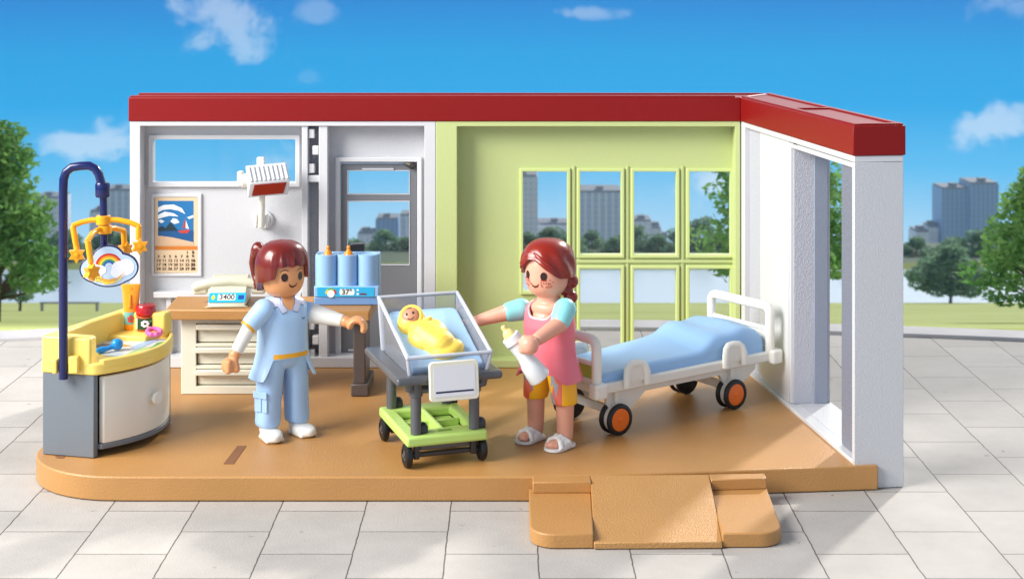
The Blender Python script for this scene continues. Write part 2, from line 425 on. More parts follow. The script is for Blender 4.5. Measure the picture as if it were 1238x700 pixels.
# ---- city
def facade(name, wall, glass, fw, fh, vertical=False):
    m = bpy.data.materials.new(name); m.use_nodes = True; nt = m.node_tree; b = nt.nodes['Principled BSDF']; N = nt.nodes.new; Lk = nt.links.new
    tc = N('ShaderNodeTexCoord'); sp = N('ShaderNodeSeparateXYZ'); Lk(tc.outputs['Object'], sp.inputs[0])
    ad = N('ShaderNodeMath'); ad.operation = 'ADD'; Lk(sp.outputs['X'], ad.inputs[0]); Lk(sp.outputs['Y'], ad.inputs[1])
    def win(sock, per, duty):
        a = N('ShaderNodeMath'); a.operation = 'DIVIDE'; a.inputs[1].default_value = per; Lk(sock, a.inputs[0])
        f = N('ShaderNodeMath'); f.operation = 'FRACT'; Lk(a.outputs[0], f.inputs[0])
        g = N('ShaderNodeMath'); g.operation = 'LESS_THAN'; g.inputs[1].default_value = duty; Lk(f.outputs[0], g.inputs[0]); return g.outputs[0]
    mu = N('ShaderNodeMath'); mu.operation = 'MULTIPLY'; Lk(win(ad.outputs[0], fw, .62), mu.inputs[0]); Lk(win(sp.outputs['Z'], fh, .62 if not vertical else .9), mu.inputs[1])
    mx = N('ShaderNodeMix'); mx.data_type = 'RGBA'; Lk(mu.outputs[0], mx.inputs[0]); mx.inputs[6].default_value = lin(wall)+(1,); mx.inputs[7].default_value = lin(glass)+(1,)
    Lk(mx.outputs[2], b.inputs['Base Color']); b.inputs['Roughness'].default_value = .5
    return m
FA = facade('pale_facade', (238, 240, 244), (216, 224, 236), 3.6, 3.6)
FB = facade('blue_glass_facade', (164, 192, 224), (144, 172, 210), 3.0, 3.8, True)
FC = facade('striped_facade', (226, 233, 243), (186, 202, 224), 4.4, 3.8, True)
ROOFM = mat('flat_roof', (140, 145, 152), .8)
def building(pieces, label, name='office_tower', Y=1000, group=None):
    cx = sum((p[0]+p[1])/2 for p in pieces)/len(pieces); zb = H(Y)-10
    r = root(name, (XX(cx, Y), Y, zb), 0, label, 'building', group)
    for (a, b, top, mt, dy, dep) in pieces:
        m = MB(); x0 = XX(a, Y)-XX(cx, Y); x1 = XX(b, Y)-XX(cx, Y); zt = ZZ(top, Y)-zb
        m.box(x0, x1, dy, dy+dep, 0, zt, mt); w = m.build('wall', r)
        q = MB(); q.box(x0+.5, x1-.5, dy+.5, dy+dep-.5, zt+.05, zt+1.2, ROOFM); q.box((x0+x1)/2-2.5, (x0+x1)/2+2, dy+4, dy+9, zt+1.2, zt+3.4, ROOFM); q.build('roof', w)
BL = building
BL([(1139, 1172, 229, FB, 0, 24), (1171, 1205, 222, FB, -4, 26)], 'tall twin block blue glass tower on the skyline right of the playset')
BL([(1107, 1124, 281, FA, 0, 18)], 'low pale office block left of the twin blue tower')
BL([(1126, 1138, 277, FA, 6, 16)], 'narrow pale block touching the left foot of the twin blue tower')
BL([(700, 752, 233, FC, 0, 30)], 'grey striped tower seen through the second lime window', Y=980)
BL([(765, 788, 268, FA, 0, 20), (788, 800, 277, FA, 2, 18), (800, 808, 290, FA, 4, 14)], 'stepped pale office building seen through the third lime window')
BL([(616, 650, 214, FA, 0, 22)], 'pale tower seen at the left of the first lime window', Y=960)
BL([(650, 692, 272, FA, 0, 22)], 'low broad grey block behind the head of the woman in pink')
BL([(454, 481, 266, FB, 0, 22)], 'blue grey office block seen through the grey door', Y=1010)
BL([(432, 452, 283, FA, 0, 18)], 'low white block seen at the left of the grey door pane')
BL([(470, 500, 287, FA, -40, 18)], 'wide low pale block seen through the grey door, in front of the blue one')
BL([(483, 520, 261, FC, 0, 18)], 'tall block at the right of the grey door pane')
BL([(124, 160, 231, FC, 0, 24)], 'grey tower behind the yellow mobile')
BL([(98, 122, 262, FA, 20, 20)], 'pale block between the navy pole and the grey tower')
BL([(40, 74, 240, FA, 0, 22)], 'pale tower half hidden by the big left tree')
# bench-like barrier on the lawn at the left
r = root('park_bench', (XX(88, 150), 150, H(150)), 0, 'long low grey bench on the lawn between the navy pole and the lake', 'bench')
m = MB(); m.box(-3.2, 2.6, -.2, .2, .75, .88, ROOFM); m.build('seat', r, bevel=.02)
for x in (-3, 2.4): m = MB(); m.box(x-.12, x+.12, -.15, .15, -.1, .75, ROOFM); m.build('leg', r)

# ================================================================= THE TOY CLINIC
Y0 = 14.85; YR = 15.05; WT = 2.394; FT = 2.627
XL = XX(157, Y0); XS = XX(527, Y0); XC = XX(895, Y0)
bld = root('clinic_building', (-.5, 13.2, GZ), 0, 'open toy hospital room with tan floor, white and lime walls, dark red roof edge', 'building')
B = dict(parent=bld, world=True)
# floor platform
fl = [(-2.95, 11.57), (.13, 11.57), (XX(1062, 11.83), 11.83), (2.56, Y0), (2.56, 15.0), (-3.72, 15.0), (-3.80, 12.45)]
for i in range(1, 9):
    a = PI+PI/2*i/9; fl.append((-3.0+.8*math.cos(a)*1.0, 12.3+.73*math.sin(a)))
m = MB(); m.prism(fl, GZ+.004, 0, TAN); floor = m.build('floor', bevel=.012, **B)
sl = [F(287, 539)[:2], F(298, 539)[:2], F(282.5, 561)[:2], F(270, 561)[:2]]
m = MB(); m.prism(sl, .0005, .003, BROWN); m.build('floor_slot', parent=floor, world=True)
sl = [F(66, 551)[:2], F(79, 551)[:2], F(77, 554)[:2], F(69, 554)[:2]]
m = MB(); m.prism(sl, .0005, .003, BROWN); m.build('floor_slot', parent=floor, world=True)
# step block with ramp
arcL = [(.30+.175*math.cos(a), 10.77+.175*math.sin(a)) for a in [PI+PI/2*i/6 for i in range(1, 7)]]
arcR = [(1.72+.18*math.cos(a), 10.80+.18*math.sin(a)) for a in [1.5*PI+PI/2*i/6 for i in range(0, 6)]]
m = MB(); m.prism([(.128, 11.56), (.125, 10.78)]+arcL+[(.566, 10.60), (.596, 11.56)], GZ+.004, -.085, TAN); stp = m.build('step', bevel=.010, **B)
m = MB(); m.prism([(.155, 11.448), (.595, 11.452), (.595, 11.60), (.155, 11.60)], -.0849, -.0015, TAN); m.build('step_ledge', parent=stp, world=True, bevel=.008)
m = MB(); m.prism([(1.460, 10.62)]+arcR+[(1.90, 10.85), (1.93, 11.60), (1.498, 11.60)], GZ+.004, -.085, TAN); stp = m.build('step', bevel=.010, **B)
m = MB(); m.prism([(1.499, 11.51), (1.925, 11.545), (1.925, 11.66), (1.499, 11.64)], -.0849, -.0015, TAN); m.build('step_ledge', parent=stp, world=True, bevel=.008)
m = MB()
a = [(.597, 11.60, 0.002), (1.497, 11.62, 0.002), (1.459, 10.60, -.140), (.567, 10.585, -.140)]
low = [(p[0], p[1], GZ+.006) for p in a]
m.mesh(low+a, [(3,2,1,0), (4,5,6,7), (0,1,5,4), (1,2,6,5), (2,3,7,6), (3,0,4,7)], TANS)
m.build('ramp', bevel=.006, **B)
# white back wall
def rim(name, x0, x1, lw, rw, tw, bw, mt, yb=Y0+.4, par=bld):
    m = MB(); m.slab([x0, x1], [.003, WT], Y0, yb, [(x0+lw, x1-rw, .003+bw, WT-tw)], mt)
    return m.build(name, parent=par, world=True, bevel=.006)
ww = rim('white_wall', XL, XS-.002, .10, .11, .045, .10, WTRIM)
m = MB()
hw = (XX(185, YR), XX(358, YR), ZZ(221, YR), ZZ(168, YR))
hd = (XX(411, YR), XX(505, YR), ZZ(433, YR), ZZ(195, YR))
hs = (XX(373, YR), XX(385, YR), ZZ(427, YR), ZZ(152, YR))
hg = (XX(233, YR), XX(246, YR), ZZ(398, YR), ZZ(361, YR)); hg2 = (XX(206, YR), XX(229, YR), ZZ(398, YR), ZZ(361, YR))
m.slab([XL+.09, XS-.10], [.09, WT-.03], YR, YR+.07, [hw, hd, hs, hg], WHITE)
m.build('wall_panel', parent=ww, world=True)
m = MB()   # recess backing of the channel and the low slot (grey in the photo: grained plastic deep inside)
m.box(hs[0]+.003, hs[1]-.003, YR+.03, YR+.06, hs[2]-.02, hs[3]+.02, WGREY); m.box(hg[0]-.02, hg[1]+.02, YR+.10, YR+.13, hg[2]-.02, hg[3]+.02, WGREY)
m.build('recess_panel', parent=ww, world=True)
m = MB()
m.box(XX(365, Y0+.02), XX(372, Y0+.02), Y0+.02, YR+.02, .1, WT-.04, WTRIM)
m.box(XX(385.5, Y0+.02), XX(396, Y0+.02), Y0+.02, YR+.02, .1, WT-.04, WTRIM)
m.box(XX(372, Y0+.03), XX(386, Y0+.03), Y0+.04, YR+.09, ZZ(221, Y0), ZZ(213, Y0), WTRIM)
m.build('wall_channel', parent=ww, world=True, bevel=.005)
for (px, py, s) in ((375, 162, 1), (383, 182, -1), (375, 204, 1), (375, 393, 1), (383, 411, -1), (375, 428, 1)):
    m = MB(); c = P(px+s*1.5, py, Y0+.05); m.box(c.x-.03, c.x+.03, Y0+.04, Y0+.12, c.z-.045, c.z+.045, WTRIM)
    m.box(c.x-.02, c.x+.02, Y0+.045, YR+.08, c.z-.03, c.z+.02, WTRIM)
    m.build('clip', parent=ww, world=True, bevel=.008)
m = MB(); zc = ZZ(356, Y0+.1)
m.box(XX(186, Y0+.1), XX(364, Y0+.1), Y0+.08, YR+.01, zc-.03, zc+.025, WTRIM)
for px in (204, 231, 300): m.box(XX(px-3, Y0+.12), XX(px+3, Y0+.12), Y0+.12, YR+.01, .1, zc-.03, WTRIM)
m.build('wall_rail', parent=ww, world=True, bevel=.006)
def wframe(name, h, w, y0, y1, mt, par, out=.0):
    m = MB(); m.slab([h[0]-w, h[1]+w], [h[2]-w, h[3]+w], y0, y1, [h], mt); return m.build(name, parent=par, world=True, bevel=.008)
f1 = wframe('window_frame', (hw[0]+.004, hw[1]-.004, hw[2]+.004, hw[3]-.004), .045, YR-.035, YR+.085, WTRIM, ww)
m = MB(); m.box(hw[0]-.01, hw[1]+.01, YR+.03, YR+.036, hw[2]-.01, hw[3]+.01, GLASS); m.build('window_pane', parent=ww, world=True)
m = MB(); m.slab([XX(183, YR), XX(244.5, YR)], [ZZ(334, YR), ZZ(234, YR)], YR-.022, YR+.01, [(XX(187, YR), XX(239.5, YR), ZZ(330, YR), ZZ(238.5, YR))], WTRIM)
m.build('wall_plate', parent=ww, world=True, bevel=.01)
# door
hdf = (hd[0]+.003, hd[1]-.003, hd[2]+.003, hd[3]-.003)
wframe('door_frame', hdf, .045, YR-.05, YR+.085, WTRIM, ww)
m = MB()
p1 = (XX(420.7, YR), XX(494.6, YR), ZZ(234.7, YR), ZZ(207, YR)); p2 = (XX(420.7, YR), XX(494.6, YR), ZZ(320, YR), ZZ(244, YR))
m.slab([hdf[0]+.006, hdf[1]-.006], [hdf[2]+.006, hdf[3]-.03], YR+.0, YR+.05, [p1, p2], GREYD)
door = m.build('door', bevel=.005, **B)
m = MB(); m.box(hdf[0]+.006, hdf[1]-.006, YR+.005, YR+.045, hdf[3]-.028, hdf[3]-.004, mat('door_head_blue', (178, 196, 214), .3)); m.build('door_header', parent=door, world=True)
for p in (p1, p2):
    m = MB(); m.box(p[0]-.01, p[1]+.01, YR+.022, YR+.028, p[2]-.01, p[3]+.01, GLASS); m.build('door_pane', parent=door, world=True)
    wframe('pane_trim', p, .008, YR-.006, YR+.004, mat('light_grey_trim', (190, 192, 196), .4), door)
m = MB(); c = P(496, 199, YR); DKM = mat('dark_metal', (64, 60, 56), .4, .3, 200, metal=.3)
m.tube([c+Vector((-.05, -.02, .012)), c+Vector((0, -.03, .0)), c+Vector((.05, -.02, -.005))], [.02, .035, .02], DKM, 10); m.cyl(c+Vector((.02, -.05, -.03)), c+Vector((.02, 0, .03)), .022, DKM)
m.build('door_closer', parent=door, world=True)
m = MB(); m.box(XX(438, YR), XX(476, YR), YR-.012, YR+.001, ZZ(205.5, YR), ZZ(203.5, YR), mat('light_grey_trim', (190, 192, 196), .4)); m.box(XX(438, YR), XX(476, YR), YR-.006, YR+.001, ZZ(203.4, YR), ZZ(200.5, YR), GREYD)
m.box(XX(421, YR), XX(433, YR), YR-.012, YR+.001, ZZ(424, YR), ZZ(422, YR), WTRIM); m.build('door_slot', parent=door, world=True)
# lime wall
gw = rim('green_wall', XS, XC+.0, .205, .05, .05, .07, GREEN)
cols = [(632, 686), (701, 751), (766, 817.5), (833, 883)]
UP = (ZZ(308, YR), ZZ(207, YR)); LO = (ZZ(432, YR), ZZ(324, YR))
holes = []
for i, (a, b) in enumerate(cols):
    x0, x1 = XX(a, YR), XX(b, YR)
    if i == 0: holes.append((x0, x1, ZZ(352, YR), UP[1]))
    else: holes += [(x0, x1)+UP, (x0, x1)+LO]
m = MB(); m.slab([XS+.19, XC-.02], [.06, WT-.03], YR, YR+.06, holes, GREEN); m.build('wall_panel', parent=gw, world=True)
for h in holes:
    wframe('window_frame', (h[0]+.004, h[1]-.004, h[2]+.004, h[3]-.004), .034, YR-.03, YR+.075, GREENL, gw)
    m = MB(); m.box(h[0]-.01, h[1]+.01, YR+.028, YR+.033, h[2]-.01, h[3]+.01, GLASS); m.build('window_pane', parent=gw, world=True)
m = MB()
for a in (693.5, 758.5, 825.3): m.box(XX(a-1.6, YR-.02), XX(a+1.6, YR-.02), YR-.016, YR+.01, .08, UP[1]+.05, GREEN)
m.box(XX(697, YR), XX(889, YR), YR-.022, YR+.02, ZZ(317.6, YR), ZZ(314, YR), GREEN); m.build('mullion', parent=gw, world=True, bevel=.004)
# side wall, splayed a little to the right, 0.4 m thick
E = Vector((.424, -3.0, 0)).normalized(); Nn = Vector((3.0, .424, 0)).normalized(); SL = 3.03
MW = Matrix.Identity(4)
for i in range(3): MW[i][0] = E[i]; MW[i][1] = Nn[i]; MW[i][2] = (0, 0, 1)[i]; MW[i][3] = (XC+.012, Y0, 0)[i]
zb = GZ+.004
m = MB()
op = (1.35, 2.95, .03, 2.34)
m.slab([.10, .54, SL-.055], [.028, WT-.05], .10, .40, [op], WHITE, MW)
sw = m.build('side_wall', bevel=.0, **B)
m = MB()
m.box(-.06, .10, .0, .40, .0035, WT, WTRIM, MW)             # back post
m.box(.10, SL, .0, .40, WT-.05, WT-.001, WTRIM, MW)            # rim under the roof edge
m.build('wall_rim', parent=sw, world=True, bevel=.005)
m = MB(); m.box(.102, .50, .05, .099, .028, WT-.052, WGREY, MW); m.build('grained_panel', parent=sw, world=True, bevel=.002)
m = MB(); m.box(.502, 1.338, .03, .099, .028, WT-.052, WTRIM, MW); m.build('smooth_panel', parent=sw, world=True, bevel=.004)
m = MB(); m.box(.102, SL-.01, .0, .405, GZ+.006, .027, WTRIM, MW); m.build('threshold', parent=sw, world=True, bevel=.004)
m = MB(); m.slab([1.34, 2.985], [.03, 2.33], .035, .30, [(1.385, 2.93, .03, 2.285)], WTRIM, MW); m.build('door_frame', parent=sw, world=True, bevel=.006)
m = MB(); m.box(1.386, 1.40, .06, .39, .031, 2.284, WGREY, MW); m.box(1.40, 1.425, .24, .36, .031, 2.284, mat('blue_grey_seal', (140, 148, 164), .4, .3, 90), MW)
m.build('door_jamb', parent=sw, world=True, bevel=.003)
m = MB(); m.box(1.39, 2.92, .20, .38, 2.30, 2.341, WGREY, MW); m.build('door_header', parent=sw, world=True)
m = MB(); m.box(2.585, 2.925, .06, .14, .031, 2.283, mat('jamb_shade_grey', (118, 122, 136), .5, 1.0, 60), MW); m.build('shaded_jamb_strip', parent=sw, world=True, bevel=.004)  # near jamb strip of the doorway, its recess shade put into the darker grey
m = MB(); m.box(SL-.052, SL, .0, .40, GZ+.004, WT-.052, WHITE, MW); ep = m.build('wall_end', parent=sw, world=True, bevel=.005)
m = MB(); c = MW @ Vector((1.55, .07, 2.345)); m.cyl(c, c+Vector((-.06, -.01, 0)), .016, DKM); m.build('screw', parent=sw, world=True)
# roof edge
def off(s, t, z): return MW @ Vector((s, t, z))
L = [(XL-.012, Y0-.012), (XC, Y0-.012), tuple(off(SL+.012, -.014, 0))[:2], tuple(off(SL+.012, .414, 0))[:2], tuple(off(-.43, .414, 0))[:2], (XL-.012, Y0+.412)]
m = MB(); m.prism([L[0], L[1], L[4], L[5]], WT+.001, FT, RED); rf = m.build('roof_edge', bevel=.008, **B)
m = MB(); m.prism([L[1], L[2], L[3], L[4]], WT+.0012, FT+.0005, RED); rs = m.build('roof_edge', bevel=.008, **B)
def ridge(parent, quads):
    m = MB()
    for q in quads: m.prism(q, FT-.01, FT+.016, RED)
    m.build('raised_rim', parent=parent, world=True, bevel=.005)
def o2(s, t): return tuple(off(s, t, 0))[:2]
ridge(rs, [[o2(.0, .0), o2(SL, .0), o2(SL, .05), o2(.0, .05)], [o2(-.35, .35), o2(SL, .35), o2(SL, .40), o2(-.35, .40)], [o2(1.46, .052), o2(1.50, .052), o2(1.50, .348), o2(1.46, .348)], [o2(2.97, .052), o2(3.02, .052), o2(3.02, .348), o2(2.97, .348)]])
ridge(rf, [[(XL, Y0), (XC-.05, Y0), (XC-.05, Y0+.05), (XL, Y0+.05)], [(XL, Y0+.35), (2.5, Y0+.35), (2.5, Y0+.4), (XL, Y0+.4)]])
m = MB(); m.prism([(XC+.03, Y0+.03), (XC+.09, Y0+.0), (XC+.36, Y0+.37), (XC+.30, Y0+.39)], FT-.005, FT+.008, mat('joint_pale', (226, 190, 190), .4)); m.build('roof_joint', parent=rf, world=True)

# ================================================================= WALL ITEMS
# calendar
r = root('wall_calendar', P(212, 331, YR-.03), 0, 'beige wall calendar with sailing boat picture hanging in a white plate', 'calendar')
yc = YR-.014
BEI = mat('calendar_beige', (222, 196, 160), .6); SEA = mat('print_sea', (14, 84, 140), .5); SKB = mat('print_sky', (22, 112, 172), .5)
PW = mat('print_white', (240, 244, 246), .5); DKB = mat('print_dark', (20, 52, 66), .5); SAND = mat('print_sand', (214, 180, 146), .5); ORB = mat('print_orange', (206, 122, 42), .5)
INK = mat('print_ink', (66, 42, 36), .6); PRD = mat('print_red', (196, 60, 50), .5); PTN = mat('print_tan_border', (186, 150, 110), .5)
m = MB(); m.box(XX(187.3, yc), XX(239, yc), yc, yc+.01, ZZ(330, yc), ZZ(239, yc), BEI); sheet = m.build('calendar_sheet', parent=r, world=True)
def cp(pts, o): return [tuple(P(x, y, yc-o)) for x, y in pts]
m = MB()
m.poly(cp([(191, 243), (234, 243), (234, 296), (191, 296)], .001), SKB)
m.poly(cp([(191, 277), (234, 279), (234, 296), (191, 296)], .002), SEA)
m.poly(cp([(191, 276), (196, 273), (200, 276), (206, 268.5), (211, 274), (215, 279), (191, 280)], .003), DKB)
m.poly(cp([(191, 285), (208, 287), (234, 293), (234, 296.4), (191, 296.4)], .003), SAND)
for a in ([(191, 251), (198, 248), (210, 247.5), (220, 252), (224, 259), (216, 255), (206, 253), (197, 254), (191, 257)],
          [(191, 260), (199, 256), (210, 258), (216, 262), (205, 261), (197, 263), (191, 265)], [(191, 267), (195, 265.5), (199, 268), (195, 270)],
          [(206, 268), (209, 264), (214, 265), (217, 269), (211, 271)], [(226, 263), (234, 260), (234, 263), (229, 265)]):
    m.poly(cp(a, .003), PW)
m.poly(cp([(220.5, 276), (223.5, 264), (224, 276)], .004), PRD); m.poly(cp([(224.5, 276), (224.5, 266), (228.5, 277)], .004), PW); m.poly(cp([(215, 279), (230, 277.5), (227, 282), (218, 282)], .004), PRD)
m.build('picture', parent=sheet, world=True)
m = MB(); m.poly(cp([(187.6, 297.5), (238.8, 297.5), (238.8, 302.2), (187.6, 302.2)], .0015), ORB); m.build('orange_band', parent=sheet, world=True)
rows = ['          1 2', '3 4 5 6 7 8 9']
grid = [[None]*5+[1, 2], list(range(3, 10)), list(range(10, 17)), list(range(17, 24)), list(range(24, 31))]
cu = []
obs = []
for j, rw in enumerate(grid):
    for i, v in enumerate(rw):
        if v is None: continue
        c = P(191.6+i*6.95, 305.3+j*4.95, yc-.003); M = frame(c, (1, 0, 0), (0, 0, 1))
        obs.append(text('date_numbers', str(v), .037, INK, M, sheet, True, bold=.0022 if i == 6 else .0004, sx=1.15))
me = bpy.data.meshes.new('date_numbers'); bm = bmesh.new()
for o in obs: bm.from_mesh(o.data)
bm.to_mesh(me); bm.free(); me.materials.append(INK)
for o in obs[1:]: bpy.data.objects.remove(o)
obs[0].data = me; obs[0].name = 'date_numbers'
# heat lamp on arm
Yl = 14.72
r = root('heat_lamp', P(318, 268, YR), 0, 'white ribbed wall lamp with red glass on an ivory arm', 'lamp')
m = MB(); c = P(319, 266, YR-.04); m.cyl(c+Vector((0, .04, 0)), c, .095, WTRIM, .085, 40); m.cyl(c, c+Vector((0, -.02, 0)), .07, WTRIM, .06, 40); m.build('wall_mount', parent=r, world=True, bevel=.008)
m = MB()
m.cyl(P(316, 274, Yl+.1), P(317, 236, Yl), .034, IVORY, .03, 20); c = P(315.5, 266, Yl+.12)
m.box(c.x-.06, c.x-.035, c.y-.04, c.y+.08, c.z-.075, c.z+.05, IVORY); m.box(c.x+.035, c.x+.06, c.y-.04, c.y+.08, c.z-.075, c.z+.05, IVORY); m.cyl(c+Vector((-.03, .02, .0)), c+Vector((-.03, .25, -.0)), .03, IVORY, seg=16)
m.build('lamp_arm', parent=r, world=True, bevel=.008)
LR = mat('lamp_red_glass', (140, 12, 10), .12, coat=.5)
Mh = Matrix.Translation(P(325.5, 216.5, Yl-.02)) @ Matrix.Rotation(R(8), 4, 'Z') @ Matrix.Rotation(R(-4), 4, 'Y')
SWX = Matrix(((0, 0, 1, 0), (1, 0, 0, 0), (0, 1, 0, 0), (0, 0, 0, 1)))
m = MB(); sec = [(.07, .10), (.02, .145), (-.04, .13), (-.13, -.01), (-.07, -.155), (.07, -.12)]
m.mesh([(x+(.03 if z_ > .05 else 0)*(-1)+( -.03 if z_ < -.1 else 0), y_, z_) for x in (-.185, .20) for y_, z_ in sec], [tuple(reversed(range(6))), tuple(range(6, 12))]+[(i, (i+1) % 6, 6+(i+1) % 6, 6+i) for i in range(6)], WTRIM, Mh)
hd_ = m.build('lamp_head', parent=r, world=True, bevel=.01)
m = MB()
Mr = Mh @ frame((0, -.085, .06), (1, 0, 0), (0, .54, .84))
for i in range(9):
    x = -.165+i*.0425
    m.prism([(x-.011, -.072), (x+.011, -.072), (x-.012, .088), (x-.034, .088)], -.01, .017, WTRIM, Mr)
m.build('cooling_ribs', parent=hd_, world=True, bevel=.003)
m = MB(); c = Mh @ Vector((-.17, .0, 0)); m.cyl(c, c+Vector((-.09, -.01, 0)), .062, IVORY, .07, 28); m.box(c.x-.13, c.x-.08, c.y-.05, c.y+.05, c.z-.05, c.z+.09, IVORY); m.build('lamp_knob', parent=hd_, world=True, bevel=.012)
m = MB(); c = P(315, 196, Yl); m.box(c.x-.036, c.x+.036, Yl-.01, Yl+.05, c.z-.07, c.z+.045, IVORY); m.build('lamp_nub', parent=hd_, world=True, bevel=.01)
Mf = Mh @ frame((0, -.102, -.082), (1, 0, 0), (.0, -.38, .92))
m = MB(); m.prism([(-.175, -.060), (.125, -.060), (.165, .058), (-.140, .058)], .0, .006, LR, Mf); m.build('red_glass', parent=hd_, world=True, bevel=.003)

# ================================================================= DESK
dz = .793
TF = F(200, 374, dz); TB = F(216, 358.6, dz); TR = F(446.5, 376, dz)
r = root('desk', ((TF.x+TR.x)/2, TF.y+.25, 0), 0, 'tan topped desk with cream drawers and a dark leg against the white wall', 'desk')
m = MB()
yb_ = 14.38
top = [(TF.x, TF.y-.005), (TR.x, TR.y), (TR.x+.02, yb_), (TB.x-.02, yb_)]
m.prism(top, dz-.095, dz, TAN); m.build('desk_top', parent=r, world=True, bevel=.012)
m = MB(); x0 = XX(219, 13.89); x1 = XX(341, 13.89); yf = 13.89
hz = [(ZZ(415.5, yf), ZZ(391, yf)), (ZZ(442, yf), ZZ(419, yf)), (ZZ(467, yf), ZZ(446, yf))]
hx = (XX(237, yf), XX(334, yf))
m.slab([x0, x1], [.003, dz-.096], yf, yf+.06, [(hx[0], hx[1], a, b) for a, b in hz], CREAM)
m.box(x0+.001, x0+.03, yf+.06, 14.35, .003, dz-.096, CREAM); m.box(x1-.03, x1-.001, yf+.06, 14.35, .003, dz-.096, CREAM)
m.box(x0+.03, x1-.03, 14.3, 14.34, .003, dz-.097, CREAM)
m.build('drawer_cabinet', parent=r, world=True, bevel=.006)
for a, b in hz:
    m = MB(); m.box(hx[0]+.008, hx[1]-.008, yf+.035, yf+.2, a+.008, b-.004, CREAM)
    m.box(hx[0]+.004, hx[1]-.004, yf-.03, yf+.036, b-.055, b-.006, CREAM)
    m.build('drawer', parent=r, world=True, bevel=.008)
DBR = mat('dark_taupe_plastic', (84, 74, 70), .35)
m = MB(); x0 = XX(427, 13.83); x1 = XX(442, 13.83)
m.box(x0, x1, 13.83, 14.25, .11, dz-.096, DBR); m.box(x0-.02, x1+.03, 13.81, 14.34, .003, .115, DBR); m.cyl((x0-.01, 14.3, .06), (x1+.02, 14.3, .06), .06, DBR)
m.build('desk_leg', parent=r, world=True, bevel=.012)
# telephone
r = root('telephone', (XX(278, 14.1), 14.1, dz), R(3), 'cream desk telephone with wide handset and blue 3400 display', 'telephone')
CY = mat('phone_cream', (206, 204, 180), .35)
def yz(pts): return pts
m = MB()
Mx = Matrix(((0, 0, 1, 0), (1, 0, 0, 0), (0, 1, 0, 0), (0, 0, 0, 1)))   # prism (y,z) outline swept along x
m.prism([(-.24, .004), (-.24, .035), (-.12, .125), (-.02, .205), (.12, .238), (.2, .21), (.2, .004)], -.17, .17, CY, Mx)
body = m.build('phone_body', r, bevel=.014)
m = MB(); m.prism([(-.17, .0), (.17, .0), (.20, -.012), (-.20, -.012)], 0, .01, CY, frame((0, -.24, .02), (1, 0, 0), (0, -.2, 1))); m.build('phone_skirt', body, bevel=.004)
m = MB(); pts = []; 
m.tube([(-.33, -.04, .13), (-.30, -.04, .155), (-.18, -.04, .185), (0, -.04, .205), (.18, -.04, .185), (.30, -.04, .155), (.33, -.04, .13)], [.038, .046, .046, .046, .046, .046, .038], CY, 16)
m.box(-.33, -.20, -.065, .03, .085, .155, CY); m.box(.20, .33, -.065, .03, .085, .155, CY)
m.build('handset', r, bevel=.018)
Md = frame((0, -.182, .0825), (1, 0, 0), (0, .75, .56)); CYN = mat('label_cyan', (40, 172, 222), .3); LCD = mat('label_lcd', (226, 236, 232), .3)
m = MB(); m.box(-.165, .165, -.062, .052, .002, .006, CYN, Md); m.box(-.085, .075, -.04, .032, .006, .0075, LCD, Md)
m.prism(ellipse(-.125, -.005, .016, .028), .006, .008, mat('label_yellow', (232, 206, 60), .4), Md); m.box(.10, .15, -.03, .02, .006, .008, mat('label_blue', (30, 70, 150), .4), Md)
dsp = m.build('display_label', r)
text('display_digits', '3400', .085, INK, Md @ Matrix.Translation((-.003, -.004, .009)), dsp, bold=.001, sx=.82)
# bottle warmer
bw_x0, bw_x1 = XX(380, 13.98), XX(458, 13.98)
r = root('bottle_warmer', ((bw_x0+bw_x1)/2, 14.08, dz), 0, 'light blue bottle warmer with three round wells and a 37 degree display', 'bottle warmer')
LB = mat('warmer_blue', (146, 186, 226), .3); LBD = mat('warmer_base_blue', (110, 150, 200), .35)
hwid = (bw_x1-bw_x0)/2
m = MB(); m.box(-hwid, hwid, -.12, .14, .002, .075, LBD); m.build('warmer_base', r, bevel=.01)
m = MB(); m.box(-hwid, hwid, -.125, -.03, .076, .175, LB); m.box(-hwid, hwid, -.03, .14, .076, .45, LB); wb = m.build('warmer_body', r, bevel=.008)
for i in range(3):
    m = MB(); cx = -hwid+.105+i*(2*hwid-.21)/2
    m.lathe([(.094, .17), (.094, .452), (.082, .456), (.080, .44), (.079, .30), (.001, .29)], LB, Matrix.Translation((cx, -.02, 0)), 40); m.build('warmer_well', wb)
Md = frame((0, -.126, .126), (1, 0, 0), (0, 0, 1))
m = MB(); m.box(-hwid+.03, hwid-.04, -.042, .042, 0, .004, CYN, Md); m.prism([(-.055+.0, -.028), (.07, -.028), (.078, 0), (.07, .028), (-.055, .028), (-.063, 0)], .004, .0055, LCD, Md)
m.prism(ellipse(-.14, -.015, .052, .05, 20, 0, PI), .004, .0058, mat('gauge_green', (120, 170, 60), .4), Md); m.prism(ellipse(-.14, -.015, .052, .05, 8, 0, PI*.3)+[(-.14, -.015)], .006, .0066, PRD, Md)
m.prism(ellipse(-.14, -.015, .052, .05, 8, PI*.7, PI)+[(-.14, -.015)], .006, .0066, mat('label_yellow', (232, 206, 60), .4), Md)
m.prism(ellipse(-.14, -.015, .034, .034, 20), .0068, .0076, PW, Md)
for y in (-.018, .018): m.prism(ellipse(.105, y, .010, .010), .004, .006, PW, Md)
m.box(.125, .185, -.026, -.012, .004, .006, mat('label_maroon', (120, 30, 50), .4), Md)
lb = m.build('display_label', r)
text('display_digits', "37°", .066, INK, Md @ Matrix.Translation((.006, -.0, .0066)), lb, bold=.001, sx=1.05)
